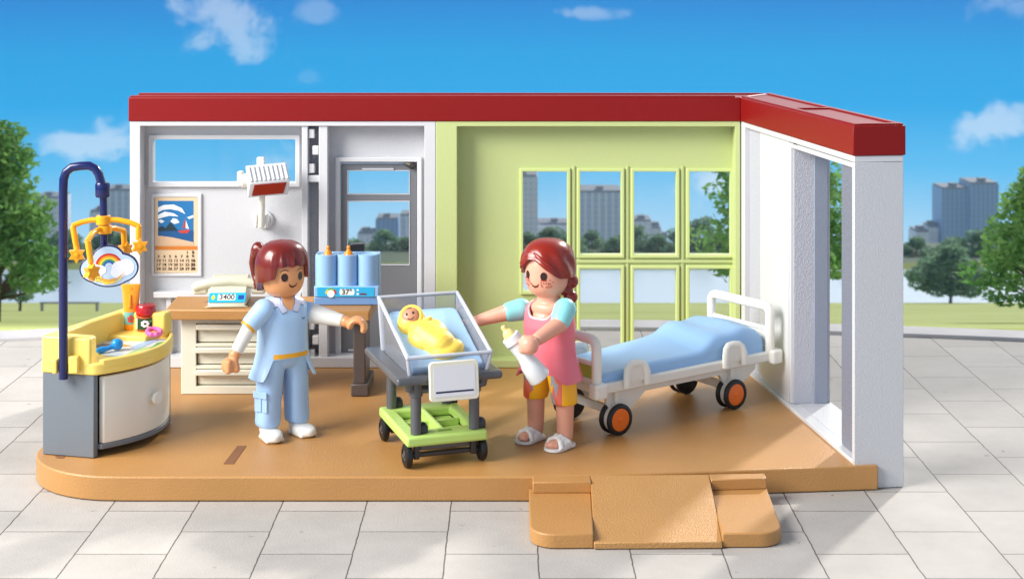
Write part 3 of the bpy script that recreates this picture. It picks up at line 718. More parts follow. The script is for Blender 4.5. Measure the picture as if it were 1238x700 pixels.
for i in (0, 1):
    cx = (bw_x0+bw_x1)/2-hwid+.105+i*(2*hwid-.21)/2+.01
    q = root('baby_bottle', (cx, 14.06, dz+.3), 0, ('amber teat bottle in the left well of the blue warmer', 'amber teat bottle in the middle well of the blue warmer')[i], 'baby bottle', 'bottles in the warmer')
    m = MB(); m.lathe([(.001, .002), (.055, .002), (.055, .10), (.05, .12), (.001, .12)], CREAM); m.build('bottle_body', q, bevel=.004)
    m = MB(); m.lathe([(.001, .12), (.045, .12), (.045, .145), (.040, .155), (.034, .172), (.02, .185), (.015, .20), (.018, .215), (.012, .228), (.001, .231)], mat('teat_amber', (240, 140, 20), .3)); m.build('teat', q)
q = root('black_box', (XX(431.5, 14.25), 14.28, dz), 0, 'small black box standing behind the right well of the blue bottle warmer', 'box')
m = MB(); m.box(-.063, .063, -.05, .05, .003, .50, BLACK); m.box(-.07, .07, -.057, .057, .44, .515, BLACK); m.build('box_body', q, bevel=.008)

# ================================================================= CHANGING CABINET
A = Vector((-3.722, 12.117, 0)); U = Vector((.438, -.109, 0)); V = Vector((.353, .935, 0))*1.075
def Q(u, v, z=0): p = A+U*u+V*v; return (p.x, p.y, z)
r = root('changing_cabinet', Q(.6, .5, 0), 0, 'rounded changing cabinet with grey sides, cream curved door and yellow tray top', 'changing table')
def curve(off, n=14, v0=0.0, v1=1.0):   # bulging front edge
    out = []
    for i in range(n+1):
        v = v0+(v1-v0)*i/n; p = A+U*1+V*v; nrm = Vector((V.y, -V.x, 0)).normalized()
        p = p+nrm*(off+.20*math.sin(PI*min(max(v, 0), 1))**.9); out.append((p.x, p.y))
    return out
m = MB()
m.prism([Q(0, 0)[:2], Q(1, 0)[:2], Q(1, .05)[:2], Q(0, .05)[:2]], .003, .652, GREYB)
m.prism([Q(0, .95)[:2], Q(1, .95)[:2], Q(1, 1)[:2], Q(0, 1)[:2]], .003, .652, GREYB)
m.prism([Q(0, .05)[:2], Q(.08, .05)[:2], Q(.08, .95)[:2], Q(0, .95)[:2]], .003, .652, GREYB)
m.build('side_panels', parent=r, world=True, bevel=.008)
m = MB(); m.prism([Q(.1, .052)[:2]]+curve(-.005, 14, .052, .948)+[Q(.1, .948)[:2]], .06, .10, GREYB); m.build('bottom_panel', parent=r, world=True, bevel=.006)
m = MB(); inn = list(reversed(curve(-.06, 20, .07, .93))); m.prism(curve(-.012, 20, .07, .93)+inn, .102, .63, IVORY); dr = m.build('curved_door', parent=r, world=True, bevel=.008)
cv = curve(-.012, 20, .07, .93); kn = min(cv, key=lambda p: abs(FPX*p[0]/p[1]+619-186.5)); nrm = Vector((V.y, -V.x, 0)).normalized()
nrm = (nrm+Vector((0, -.25, 0))).normalized(); kp = Vector((kn[0], kn[1], ZZ(480, kn[1])))
m = MB(); m.cyl(kp, kp+nrm*.035, .04, IVORY, .04, 24); m.cyl(kp+nrm*.035, kp+nrm*.06, .055, IVORY, .05, 28); m.build('door_knob', parent=dr, world=True, bevel=.006)
m = MB(); nr = Vector((V.y, -V.x, 0)).normalized()
m.prism([Q(-.01, -.01)[:2], Q(.97, -.01)[:2]]+[(a, b) for a, b in curve(.02, 20, .0, 1.0)]+[Q(-.01, 1.01)[:2]], .653, .745, YEL)
ty = m.build('tray', parent=r, world=True, bevel=.012)
cz = .948
m = MB(); m.prism([Q(-.01, -.012)[:2], Q(.95, -.012)[:2], Q(.90, .10)[:2], Q(.17, .11)[:2], Q(.17, .885)[:2], Q(1.02, .90)[:2], Q(1.02, 1.012)[:2], Q(-.01, 1.012)[:2]], .71, cz, YEL)
m.build('tray_wall', parent=r, world=True, bevel=.024, segs=4)
m = MB(); lip = curve(.022, 20, .04, .98); li = list(reversed(curve(-.02, 20, .04, .98))); m.prism(lip+li, .70, .772, YEL); m.prism([Q(.12, .70)[:2], Q(.9, .72)[:2], Q(.9, .92)[:2], Q(.12, .92)[:2]], .74, .79, YEL)
m.build('tray_lip', parent=r, world=True, bevel=.012)
# printed mat in the tray
def trayp(px, py, z=.747): return tuple(F(px, py, z))
MAT0 = mat('mat_pale', (206, 214, 210), .35); MG = mat('mat_green', (96, 164, 92), .35); MLG = mat('mat_light_green', (170, 200, 130), .35); MBL = mat('mat_blue', (150, 184, 214), .35); MGY = mat('mat_grey', (96, 110, 134), .35)
m = MB()
def tp(pts, z, mt): m.poly([trayp(x, y, z) for x, y in pts], mt)
tp([(112, 424), (118, 415), (130, 411), (150, 410), (190, 409), (205, 410), (202, 415), (192, 421), (180, 426), (166, 429), (148, 431), (126, 430)], .7485, MAT0)
tp([(150, 430), (166, 421), (186, 418), (196, 413), (204, 412), (200, 417), (188, 423), (168, 429), (154, 430)], .7495, MLG)
tp([(180, 422), (190, 414), (204, 411.5), (200, 416), (190, 421)], .7505, MG)
tp([(158, 420), (176, 411), (192, 411), (178, 417), (163, 424)], .7505, MBL)
tp([(115, 418), (124, 415), (135, 416), (128, 420), (118, 421)], .7505, MGY)
tp([(133, 414), (145, 415), (160, 418), (150, 419), (138, 417)], .7505, mat('mat_ochre', (214, 150, 60), .4))
m.build('printed_mat', parent=r, world=True)
# pole holder clip on the tray
c = Vector((-3.52, 12.02, ZZ(441, 12.02)))
m = MB(); m.box(c.x-.085, c.x-.045, c.y-.05, c.y+.06, c.z-.06, c.z+.05, YEL); m.box(c.x+.045, c.x+.12, c.y-.05, c.y+.06, c.z-.06, c.z+.075, YEL); m.box(c.x-.045, c.x+.045, c.y+.035, c.y+.06, c.z-.05, c.z+.05, YEL)
m.build('pole_clip', parent=r, world=True, bevel=.01)
# mobile on navy pole
Yp = 12.0
r = root('baby_mobile', (XX(77, Yp), Yp, ZZ(458, Yp)), 0, 'navy hooked pole carrying a yellow star mobile and a rainbow cloud disc', 'baby mobile')
m = MB(); pts = [P(76.5, 458, Yp), P(76.5, 230, Yp), P(77, 217, Yp), P(80, 208, Yp), P(87, 202.5, Yp), P(97, 201, Yp), P(108, 200.5, Yp), P(115, 204, Yp), P(119.5, 211, Yp), P(122.5, 222, Yp)]
m.tube(pts, .0345, NAVY, 20); m.build('pole', parent=r, world=True)
m = MB(); m.lathe([(.001, 0), (.05, .0), (.057, .012), (.057, .10), (.05, .115), (.001, .115)], NAVY, Matrix.Translation(P(124, 238.5, Yp))); m.cyl(P(125, 238, Yp), P(126, 300, Yp), .029, NAVY); m.build('hanger_rod', parent=r, world=True)
def bar(m, pts, w=.022, h=.026): m.tube(pts, w, ORY, 8)
m = MB(); hubU = P(125, 266, Yp); m.cyl(hubU+Vector((0, 0, -.035)), hubU+Vector((0, 0, .035)), .055, ORY)
bar(m, [P(87, 273.5, Yp-.03), P(98, 269, Yp), P(111, 266, Yp), hubU, P(142, 266, Yp), P(157, 269, Yp), P(169, 274, Yp)])
bar(m, [P(88, 273, Yp-.03), P(93, 302, Yp-.03)], .024); bar(m, [P(167.5, 273, Yp), P(167.5, 290, Yp)], .024)
hubL = P(127, 277, Yp); m.cyl(hubL+Vector((0, 0, -.035)), hubL+Vector((0, 0, .03)), .05, ORY)
bar(m, [P(105.5, 292, Yp-.28), P(112, 282, Yp-.16), P(119, 278, Yp-.06), hubL, P(138, 276, Yp+.10), P(150, 279, Yp+.24)])
bar(m, [P(106, 291, Yp-.28), P(110, 318, Yp-.28)], .024); bar(m, [P(149.5, 279, Yp+.24), P(150.5, 296, Yp+.24)], .024)
m.build('mobile_arms', parent=r, world=True, bevel=.004)
def star(c, rr, rot, yaw):
    pts = []
    for i in range(12):
        a = PI*2*i/12+rot; q = rr if i % 2 == 0 else rr*.58; pts.append((q*math.cos(a), q*math.sin(a)))
    m = MB(); Ms = frame(c, (math.cos(yaw), math.sin(yaw), 0), (0, 0, 1)); m.prism(pts, -.03, .03, ORY, Ms)
    m.prism([(p[0]*.35, p[1]*.35) for p in pts], .03, .036, ORY, Ms); return m.build('hanging_star', parent=r, world=True, bevel=.008)
star(P(93, 308, Yp-.03), .068, .5, .2); star(P(169, 298, Yp), .068, .5, .3); star(P(111, 329, Yp-.28), .07, .5, .9); star(P(151.5, 301, Yp+.24), .062, .5, .9)
Yd = Yp-.12
Mc = frame(P(132, 321, Yd), (1, .12, 0), (0, 0, 1)); k = Yd/FPX
def cloud(s=1.0, g=0):
    pts = []
    for i in range(72):
        a = 2*PI*i/72; dx, dy = math.cos(a), math.sin(a); best = 0
        for (cx, cy, rx, ry) in ((-1, 5, 21, 20), (-14, -4, 21, 17), (14, -3, 21, 18), (0, -9, 27, 17)):
            cx, cy, rx, ry = cx, cy, rx-g, ry-g
            # ray from origin, ellipse intersection
            A_ = (dx/rx)**2+(dy/ry)**2; B_ = -2*(dx*cx/rx**2+dy*cy/ry**2); C_ = (cx/rx)**2+(cy/ry)**2-1; D = B_*B_-4*A_*C_
            if D > 0: best = max(best, (-B_+math.sqrt(D))/(2*A_))
        pts.append((best*dx*k, best*dy*k))
    return pts
LBC = mat('print_cloud_blue', (190, 214, 238), .3); CW = mat('print_cloud_white', (236, 240, 248), .3)
m = MB(); m.prism(cloud(), -.02, .012, NAVY, Mc); cd = m.build('cloud_disc', parent=r, world=True, bevel=.004)
m = MB(); m.prism(cloud(g=1.8), .0125, .0135, LBC, Mc)
for i, (rr, col) in enumerate(((16, (206, 44, 34)), (13.6, (240, 150, 30)), (11.4, (246, 214, 60)), (9.2, (70, 160, 90)), (7.2, (40, 90, 180)), (4.6, (190, 214, 238)))):
    flat(m, [(x*k, y*k) for x, y in ellipse(0, -1, rr, rr, 26, .05, PI-.05)], .0138+i*.0003, mat('rainbow_%d' % i, col, .3), Mc)
z = .0160
for (cx, cy, rx, ry) in ((14, -3, 11, 9), (20, -2, 10, 10), (11, -8, 9, 7), (-11, -5, 8, 6), (-18, -4, 8, 7), (-14, -9, 7, 5)):
    z += .0001; flat(m, [(x*k, y*k) for x, y in ellipse(cx, cy, rx, ry, 24)], z, CW, Mc)
SY = mat('print_star_yellow', (250, 206, 70), .35)
for dy in (0, -3): flat(m, [(x*k, (y+dy)*k) for x, y in [(-12, -14), (0, -16.5), (10, -14.5), (17, -9), (21, -4), (14, -13.5), (5, -18.5), (-5, -19.5)]], .0172+dy*.00003, SY if dy else mat('print_star_gold', (232, 170, 50), .4), Mc)
pts = [((-13+ (6 if i % 2 == 0 else 3)*math.cos(PI*2*i/10+.3))*k, (-15+(6 if i % 2 == 0 else 3)*math.sin(PI*2*i/10+.3))*k) for i in range(10)]
flat(m, pts, .0178, SY, Mc)
for q in (-14.5, -11.5): flat(m, [(x*k, y*k) for x, y in ellipse(q, -14.6, .7, 1, 8)], .0182, INK, Mc)
m.build('cloud_print', parent=cd, world=True)
# things in the tray
def on_tray(px, py, z): return F(px, py, z)
b = on_tray(158.5, 398, .79); b.z = .791
q = root('amber_tube', b, 0, 'tall amber squeeze tube with a red flower label at the back of the yellow tray', 'tube')
AMB = mat('amber_clear', (244, 150, 16), .15, coat=.4)
m = MB(); sc_ = b.y/FPX
m.rings([[(rx*math.cos(2*PI*j/28), ry*math.sin(2*PI*j/28), z) for j in range(28)] for rx, ry, z in ((.060, .055, 0), (.064, .058, .01), (.062, .055, .10), (.066, .04, .2), (.076, .022, .32), (.084, .016, .375), (.082, .014, .385))], AMB)
tb = m.build('tube_body', q, bevel=.004)
m = MB(); m.tube([(0, -.028, .30), (0, -.045, .2), (0, -.05, .19)], [.008, .018, .012], AMB, 8); m.cyl((-.0, -.012, .352), (0, -.024, .352), .012, AMB, seg=12); m.build('tube_rib', tb)
def band(z0, z1, rx, ry, a0, a1, mt, m, n=16):
    vs = []; fs = []
    for i in range(n+1):
        a = a0+(a1-a0)*i/n
        for z in (z0, z1): vs.append((rx*math.sin(a), -ry*math.cos(a), z))
    for i in range(n): fs.append((2*i, 2*i+2, 2*i+3, 2*i+1))
    m.mesh(vs, fs, mt)
def onround(m, cx, cz, rx, ry, r0, mt, n=16, extra=.001, star_=0):
    pts = []
    for i in range(n):
        a = 2*PI*i/n; s = (1-.45*(i % 2)) if star_ else 1
        u = cx+rx*s*math.cos(a); pts.append(((r0+extra)*math.sin(u/r0), -(r0+extra)*math.cos(u/r0), cz+ry*s*math.sin(a)))
    m.poly(pts, mt)
m = MB(); band(.05, .155, .0645, .058, -1.1, 1.1, mat('label_teal', (120, 176, 166), .4), m)
for (dx, dz_) in ((0, .02), (.018, .004), (.011, -.018), (-.011, -.018), (-.018, .004)): onround(m, .014+dx, .10+dz_, .013, .013, .0655, PRD, 10)
m.build('tube_label', tb)
b = on_tray(176.5, 399, .79); b.z = .791
q = root('cream_jar', b, 0, 'glass jar with red screw lid and white flower label on the yellow tray', 'jar')
JG = mat('jar_amber', (170, 80, 30), .2); RL = mat('lid_red', (176, 14, 22), .2, coat=.4)
m = MB(); m.lathe([(.001, 0), (.075, 0), (.084, .012), (.084, .115), (.07, .13), (.001, .13)], JG); jb = m.build('jar_body', q)
m = MB(); m.lathe([(.001, .131), (.080, .131), (.084, .136), (.084, .205), (.078, .214), (.001, .214)], RL); m.build('lid', q)
m = MB(); band(.018, .112, .0848, .0848, -1.5, 1.5, mat('label_dark_green', (30, 66, 40), .4), m, 24)
band(.018, .112, .0852, .0852, -1.5, -.75, mat('label_cream', (230, 224, 190), .4), m, 10)
for i in range(7):
    a = 2*PI*i/7; onround(m, .012+.024*math.cos(a), .07+.02*math.sin(a), .014, .011, .0858, PW, 10)
onround(m, .045, .035, .02, .012, .0856, PW, 10); onround(m, .06, .09, .02, .01, .0856, mat('mat_green', (96, 164, 92), .35), 10)
m.build('jar_label', jb)
b = on_tray(186, 406, .775); b.z = .80
q = root('pacifier', b, R(20), 'pink ring shaped teether lying in front of the red lidded jar', 'teether')
PK = mat('teether_pink', (232, 104, 170), .3)
m = MB(); m.tube([(.055*math.cos(2*PI*i/20), .06*math.sin(2*PI*i/20), .010+.012*math.sin(2*PI*i/20)) for i in range(20)], .019, PK, 10, closed=True)
for a in (4.2, 4.9, 5.6): m.sup((.06*math.cos(a), .07*math.sin(a), .0), (.018, .016, .022), PK, 2, seg=12, rows=8)
m.build('ring', q)
b = on_tray(135, 423, .76); b.z = .752
q = root('baby_rattle', b, R(35), 'small blue rattle lying on the printed changing mat', 'rattle')
BLR = mat('rattle_blue', (24, 140, 220), .25)
m = MB(); m.sup((.045, 0, .048), (.048, .046, .046), BLR, 2.2); m.build('rattle_head', q)
m = MB(); m.tube([(.02, 0, .035), (-.04, -.01, .026), (-.09, -.015, .024), (-.13, -.02, .022)], [.02, .018, .027, .018], BLR, 12); m.build('rattle_handle', q)

# ================================================================= BABY CART
r = root('bassinet_cart', (-.642, 12.24, 0), R(18.6), 'clear baby bassinet on a dark grey frame with lime green lower tray and black wheels', 'baby cart')
GM = mat('gunmetal_plastic', (82, 84, 88), .28, coat=.2); LIME = mat('cart_lime', (182, 214, 112), .35); TYRE = mat('black_rubber', (18, 18, 19), .45); DG = mat('dark_grey_plastic', (52, 53, 56), .35)
hx, hy = .275, .385
m = MB()
def rrect(x0, x1, y0, y1, rad, n=5):
    pts = []
    for (cx, cy, a0) in ((x1-rad, y1-rad, 0), (x0+rad, y1-rad, PI/2), (x0+rad, y0+rad, PI), (x1-rad, y0+rad, 1.5*PI)):
        for i in range(n+1): a = a0+PI/2*i/n; pts.append((cx+rad*math.cos(a), cy+rad*math.sin(a)))
    return pts
m.slab([-.325, .325], [-.46, .46], -.255, -.175, [(-.215, -.01, -.26, .30), (.03, .24, -.26, .30)], LIME, Matrix(((1,0,0,0),(0,0,1,0),(0,-1,0,0),(0,0,0,1))))
tray = m.build('lower_tray', r, bevel=.025, segs=3)
m = MB(); m.box(-.216, .241, -.27, .31, .155, .174, LIME); m.box(-.02, .04, -.255, .295, .18, .235, LIME); m.box(-.2, .23, .02, .06, .175, .225, LIME); m.box(-.05, .06, -.37, -.33, .2551, .259, mat('lime_slot', (120, 160, 60), .4)); m.build('tray_floor', tray, bevel=.006)
for sx in (-1, 1):
    for sy in (-1, 1):
        m = MB(); x, y = sx*.235, sy*.385
        m.cyl((x, y, .255), (x, y, .60), .042, GM); m.cyl((x, y, .55), (x, y, .66), .055, GM, .06)
        if 1: m.sup((x+.06, y+.03, .275), (.045, .045, .06), DG, 2.4, seg=16, rows=10)
        m.build('leg', r, bevel=.004)
for sy in (-1, 1):
    m = MB(); m.box(-.26, .26, sy*.36-.02, sy*.36+.02, .07, .105, DG); m.box(-.20, .20, sy*.36-.015, sy*.36+.025, .12, .17, GM); m.build('axle', r, bevel=.008)
    for sx in (-1, 1):
        w = MB(); x, y = sx*.30, sy*.37; s = sx
        w.lathe([(.001, -.028), (.07, -.03), (.088, -.022), (.092, -.012), (.092, .012), (.088, .022), (.07, .03), (.05, .030), (.046, .016), (.001, .016)], TYRE, Matrix.Translation((x, y, .093)) @ Matrix.Rotation(PI/2*s, 4, 'Y'), 36)
        wo = w.build('wheel', r)
        w = MB(); w.lathe([(.001, .012), (.046, .012), (.044, .022), (.02, .024), (.018, .034), (.001, .036)], GM, Matrix.Translation((x, y, .093)) @ Matrix.Rotation(PI/2*s, 4, 'Y'), 24); w.build('hub', wo)
        w = MB(); w.box(x-.07*s-.022, x-.07*s+.022, y-.03, y+.03, .06, .19, DG); w.cyl((x-.08*s, y, .09), (x-.028*s, y, .09), .022, DG); w.build('wheel_fork', r, bevel=.006)
# upper frame
m = MB(); ZF = .70
m.slab([-.425, .425], [-.54, .56], -(ZF+.03), -(ZF-.035), [(-.295, .315, -.43, .44)], GM, Matrix(((1,0,0,0),(0,0,1,0),(0,-1,0,0),(0,0,0,1))))
m.build('upper_frame', r, bevel=.026, segs=4); m = MB(); m.slab([-.27, .27], [-.41, .41], -(ZF-.036), -(ZF-.085), [(-.22, .22, -.34, .34)], GM, Matrix(((1,0,0,0),(0,0,1,0),(0,-1,0,0),(0,0,0,1))))
for sx in (-1, 1): m.tube([(sx*.30, -.44, ZF-.02), (sx*.30, -.42, .62), (sx*.235, -.385, .60), (sx*.12, -.40, .60), (sx*.1, -.44, .66)], .035, GM, 10); m.tube([(sx*.30, .44, ZF-.02), (sx*.28, .42, .62), (sx*.235, .385, .60)], .035, GM, 10)
m.build('frame_bracket', r, bevel=.004)
# clear tub: slanted rim, high at the head end
GT = glass_mat('clear_tub', (.90, .93, .98), 1.5, body=.12); GE = glass_mat('clear_tub_rim', (.90, .92, .97), 1.6, body=.55)
x0, x1 = -.30, .32; yF, yB = -.45, .42; zF, zB = .865, 1.15; zb_ = .722; tk = .012
m = MB()
def quad_slab(a, b, c, d, n, th, mt): 
    n = Vector(n).normalized()*th; q = [Vector(v) for v in (a, b, c, d)]; vs = q+[v+n for v in q]
    m.mesh(vs, [(3,2,1,0),(4,5,6,7),(0,1,5,4),(1,2,6,5),(2,3,7,6),(3,0,4,7)], mt)
quad_slab((x0, yF, zb_), (x1, yF, zb_), (x1+.02, yF-.02, zF), (x0-.02, yF-.02, zF), (0, 1, 0), tk, GT)
quad_slab((x0, yB, zb_), (x1, yB, zb_), (x1+.02, yB+.03, zB), (x0-.02, yB+.03, zB), (0, -1, 0), tk, GT)
for xs_, s in ((x0, -1), (x1, 1)): quad_slab((xs_, yF+.013, zb_), (xs_, yB-.013, zb_), (xs_+s*.02, yB+.013, zB), (xs_+s*.02, yF-.005, zF), (-s, 0, 0), tk, GT)
tub = m.build('clear_tub', r)
m = MB()
rim_ = [(x0-.025, yF-.025, zF), (x1+.025, yF-.025, zF), (x1+.025, yB+.035, zB), (x0-.025, yB+.035, zB)]
for i in range(4): m.cyl(rim_[i], rim_[(i+1) % 4], .016, GE, seg=10); m.sup(rim_[i], (.0165, .0165, .0165), GE, 2, seg=10, rows=8)
for (x, y) in ((x0, yF), (x1, yF), (x0, yB), (x1, yB)): m.cyl((x, y, zb_), (x+(-.022 if x < 0 else .022), y+(-.022 if y < 0 else .03), zF-.01 if y < 0 else zB-.01), .016, GE, seg=8)
m.build('tub_rim', tub)
BM = mat('cushion_blue', (168, 206, 236), .4)
m = MB()
Mq = frame((.01, .0, .865), (1, 0, 0), (0, .94, .34))
m.prism(rrect(-.285, .30, -.44, .41, .07), -.05, .055, BM, Mq); m.box(-.28, .30, -.43, .40, .722, .78, BM)
m.build('cushion', r, remesh=.012, smooth=4)
m = MB(); Mk = frame((.01, -.60, .70), (1, 0, .0), (0, .10, 1))
m.prism(rrect(-.195, .195, -.148, .148, .03), -.03, .008, CREAM, Mk); cs = m.build('name_card_holder', r, bevel=.006)
m = MB(); m.prism(rrect(-.165, .165, -.114, .114, .01), .009, .011, mat('card_white', (222, 222, 226), .35), Mk); m.box(-.15, .15, -.085, -.072, .0112, .0122, mat('card_line_navy', (30, 36, 70), .4), Mk); m.build('name_card', cs)
# baby, wrapped
q = root('baby', tuple(ROOTM[r.name] @ Vector((-.02, -.05, .87))), R(18.6), 'baby toy figure swaddled in a yellow blanket lying in the clear bassinet', 'baby')
Mq = frame((-.02, .0, .02), (.893, .206, .36), (-.358, .817, .42))
YB_ = mat('blanket_yellow', (240, 204, 84), .42); BSK = mat('baby_skin', (196, 134, 102), .4)
m = MB(); m.sup((-.02, .20, .05), (.12, .115, .10), YB_, 2.2, Mq); m.cap((-.01, .04, .03), (.02, -.14, .04), .13, .13, YB_, Mq); m.sup((.02, -.23, .03), (.15, .09, .085), YB_, 2.8, Mq); m.sup((.0, .0, .04), (.165, .16, .105), YB_, 2.3, Mq)
m.tube([(-.12, .08, .07), (-.04, .05, .14), (.08, .08, .13), (.12, .12, .06)], [.02, .022, .022, .015], YB_, 10, M=Mq); m.tube([(.13, .08, .08), (.05, -.04, .135), (-.05, -.14, .10), (-.09, -.20, .05)], [.012, .014, .014, .012], YB_, 10, M=Mq)
m.build('blanket', q, remesh=.007, smooth=6)
Mf2 = frame(tuple(Mq @ Vector((-.02, .20, .115))), (.88, -.30, .25), (-.078, .554, .80))
m = MB(); m.sup((0, 0, .012), (.076, .074, .045), BSK, 2.2, Mf2, 28, 16); fc = m.build('face', q)
m = MB()
for sx in (-1, 1): m.sup((sx*.026, .012, .055), (.010, .012, .005), BLACK, 2, Mf2, 12, 8)
m.tube([(-.025, -.024, .052), (-.012, -.034, .052), (.0, -.037, .052), (.012, -.034, .052), (.025, -.024, .052)], .0035, BLACK, 8, M=Mf2); m.sup((0, .055, .03), (.03, .014, .014), mat('baby_hair', (70, 36, 24), .4), 2, Mf2, 14, 8)
m.build('face_print', fc)
m = MB(); m.tube([(.080*math.cos(a), .078*math.sin(a), .012) for a in [2*PI*i/32 for i in range(32)]], .020, YB_, 10, closed=True, M=Mf2); m.build('hood_edge', q)

# ================================================================= BED
r = root('hospital_bed', (1.198, 13.30, 0), R(36), 'white hospital bed with light blue mattress and orange hubbed wheels', 'bed')
BC = mat('bed_ivory', (232, 230, 220), .32); BB = mat('mattress_blue', (150, 190, 230), .38, .15, 40); ORW = mat('hub_orange', (238, 112, 22), .3)
LN0, LN1, WD = -.90, 1.12, .395
m = MB()
m.slab([LN0, LN1], [-WD, WD], .37, .455, [(LN0+.06, LN1-.06, -WD+.06, WD-.06)], BC, Matrix(((1,0,0,0),(0,0,1,0),(0,1,0,0),(0,0,0,1))))
m.box(LN0+.05, LN1-.05, -WD+.05, WD-.05, .385, .42, BC)
fr_ = m.build('bed_frame', r, bevel=.014)
for (x, y) in ((LN0, -WD), (LN0, WD), (LN1, -WD), (LN1, WD)):
    m = MB(); m.prism(rrect(x-.065, x+.065, y-.06, y+.06, .03), .35, .475, BC); m.build('corner_block', fr_, bevel=.02, segs=3)
for x, zt, nm in ((LN0+.0, .82, 'footboard'), (LN1-.03, .85, 'headboard')):
    m = MB(); y = WD-.02
    pts = [(x, -y, .45), (x, -y, zt-.06)]+[(x, -y+.06-.06*math.cos(a), zt-.06+.06*math.sin(a)) for a in (.5, 1.0, 1.5)]+[(x, y-.06+.06*math.sin(a), zt-.06+.06*math.cos(a)) for a in (.1, .6, 1.1)]+[(x, y, zt-.06), (x, y, .45)]
    m.tube(pts, .042, BC, 14); m.box(x-.02, x+.02, -y, y, .455, .50, BC)
    m.cyl((x, -y, zt-.2), (x, y, zt-.2), .022, BC, seg=12)
    hb = m.build(nm, r, bevel=.006)
    m = MB(); m.box(x-.012, x+.012, -y+.03, y-.03, .501, zt-.205, mat('panel_olive', (166, 184, 62), .35) if nm == 'footboard' else BC); m.build('board_panel', hb, bevel=.004)
# mattress
m = MB()
nx, ny = 40, 20; x0, x1, w = -.82, 1.03, .345
def mz(x, y):
    t = (x-x0)/(x1-x0); e = min(t/.05, (1-t)/.05, (w-abs(y))/.05, 1); e = max(e, 0); e = math.sqrt(1-(1-e)**2)
    z = .53+.012*math.sin(3*x+1)+.03*t
    p = max(0, min(1, (x-.28)/.22)); p = p*p*(3-2*p); z += .135*p*(1-.3*(y/w)**2)
    z += .035*math.exp(-((x-.80)/.10)**2)*(1-math.exp(-((abs(y)-.05)/.2)**2)*.3)-.03*math.exp(-((x-.62)**2+(y)**2)/.02)
    z += .05*math.exp(-((x-.35)**2+(y-.2)**2)/.03)
    z += .008*math.sin(6*y+4*x)*math.exp(-((x-.1)/.35)**2)
    return .47+(z-.47)*(0.35+.65*e)
tp_ = []; vs = []; fs = []
for i in range(nx+1):
    for j in range(ny+1):
        u = i/nx; v = j/ny; u = .5-.5*math.cos(PI*u); v = .5-.5*math.cos(PI*v)
        x = x0+(x1-x0)*u; y = -w+2*w*v; vs.append((x, y, mz(x, y)))
W_ = ny+1
for i in range(nx):
    for j in range(ny): fs.append((i*W_+j, (i+1)*W_+j, (i+1)*W_+j+1, i*W_+j+1))
bd = [i*W_ for i in range(nx+1)]+[nx*W_+j for j in range(1, W_)]+[i*W_+ny for i in range(nx-1, -1, -1)]+[j for j in range(ny-1, 0, -1)]
b0 = len(vs); vs += [(vs[i][0], vs[i][1], .425) for i in bd]; nb = len(bd)
for k_ in range(nb): fs.append((bd[k_], b0+k_, b0+(k_+1) % nb, bd[(k_+1) % nb]))
fs.append(tuple(b0+k_ for k_ in range(nb)))
m.mesh(vs, fs, BB); m.build('mattress', r, ang=75)
for x in (-.50, .62):
    for sy in (-1, 1):
        m = MB(); y = sy*(WD+.02)
        pts = [(x-.11, y, .40), (x-.11, y, .50), (x-.095, y-.01*sy, .55), (x-.06, y-.02*sy, .575), (x, y-.02*sy, .582), (x+.06, y-.02*sy, .575), (x+.095, y-.01*sy, .55), (x+.11, y, .50), (x+.11, y, .40)]
        m.tube(pts, .026, BC, 10, flat=1.3); m.box(x-.10, x+.10, y-.012-.015*sy, y+.012-.015*sy, .44, .555, BC); m.build('side_guard', r)
# under-frame: gusset beam and wheels
for sy in (-1, 1):
    m = MB(); y = sy*.27; t = .02
    pr = [(-.72, .372), (1.0, .372), (1.0, .30), (.86, .20), (.62, .20), (.56, .30), (-.30, .30), (-.52, .13), (-.66, .13), (-.72, .26)]
    m.mesh([(a, y-t, b) for a, b in pr]+[(a, y+t, b) for a, b in pr], [tuple(reversed(range(len(pr)))), tuple(range(len(pr), 2*len(pr)))]+[(i, (i+1) % len(pr), len(pr)+(i+1) % len(pr), len(pr)+i) for i in range(len(pr))], BC)
    m.build('gusset_beam', r, bevel=.006)
for x in (-.645, .675):
    m = MB(); m.box(x-.02, x+.02, -.25, .25, .15, .22, BC); m.build('cross_bar', r, bevel=.004)
    for sy in (-1, 1):
        y = sy*.31
        MR = Matrix.Translation((x, y, .132)) @ Matrix.Rotation(-PI/2*sy, 4, 'X')
        w = MB()
        for a, b in ((.028, .072), (-.072, -.028)):
            w.lathe([(.001, a), (.112, a), (.126, a+.008), (.13, a+.014), (.13, b-.014), (.126, b-.006), (.112, b), (.098, b), (.094, b-.014), (.001, b-.014)], TYRE, MR, 44)
        wo = w.build('wheel', r, ang=50)
        w = MB(); w.lathe([(.001, .059), (.093, .059), (.093, .066), (.085, .068), (.025, .064), (.018, .072), (.001, .074)], ORW, MR, 36); w.build('hub', wo)
        w = MB(); w.lathe([(.001, -.026), (.108, -.026), (.108, .026), (.001, .026)], BC, MR, 36); w.box(x-.02, x+.02, y-.02, y+.02, .2, .372, BC); w.build('wheel_fork', r, bevel=.003)

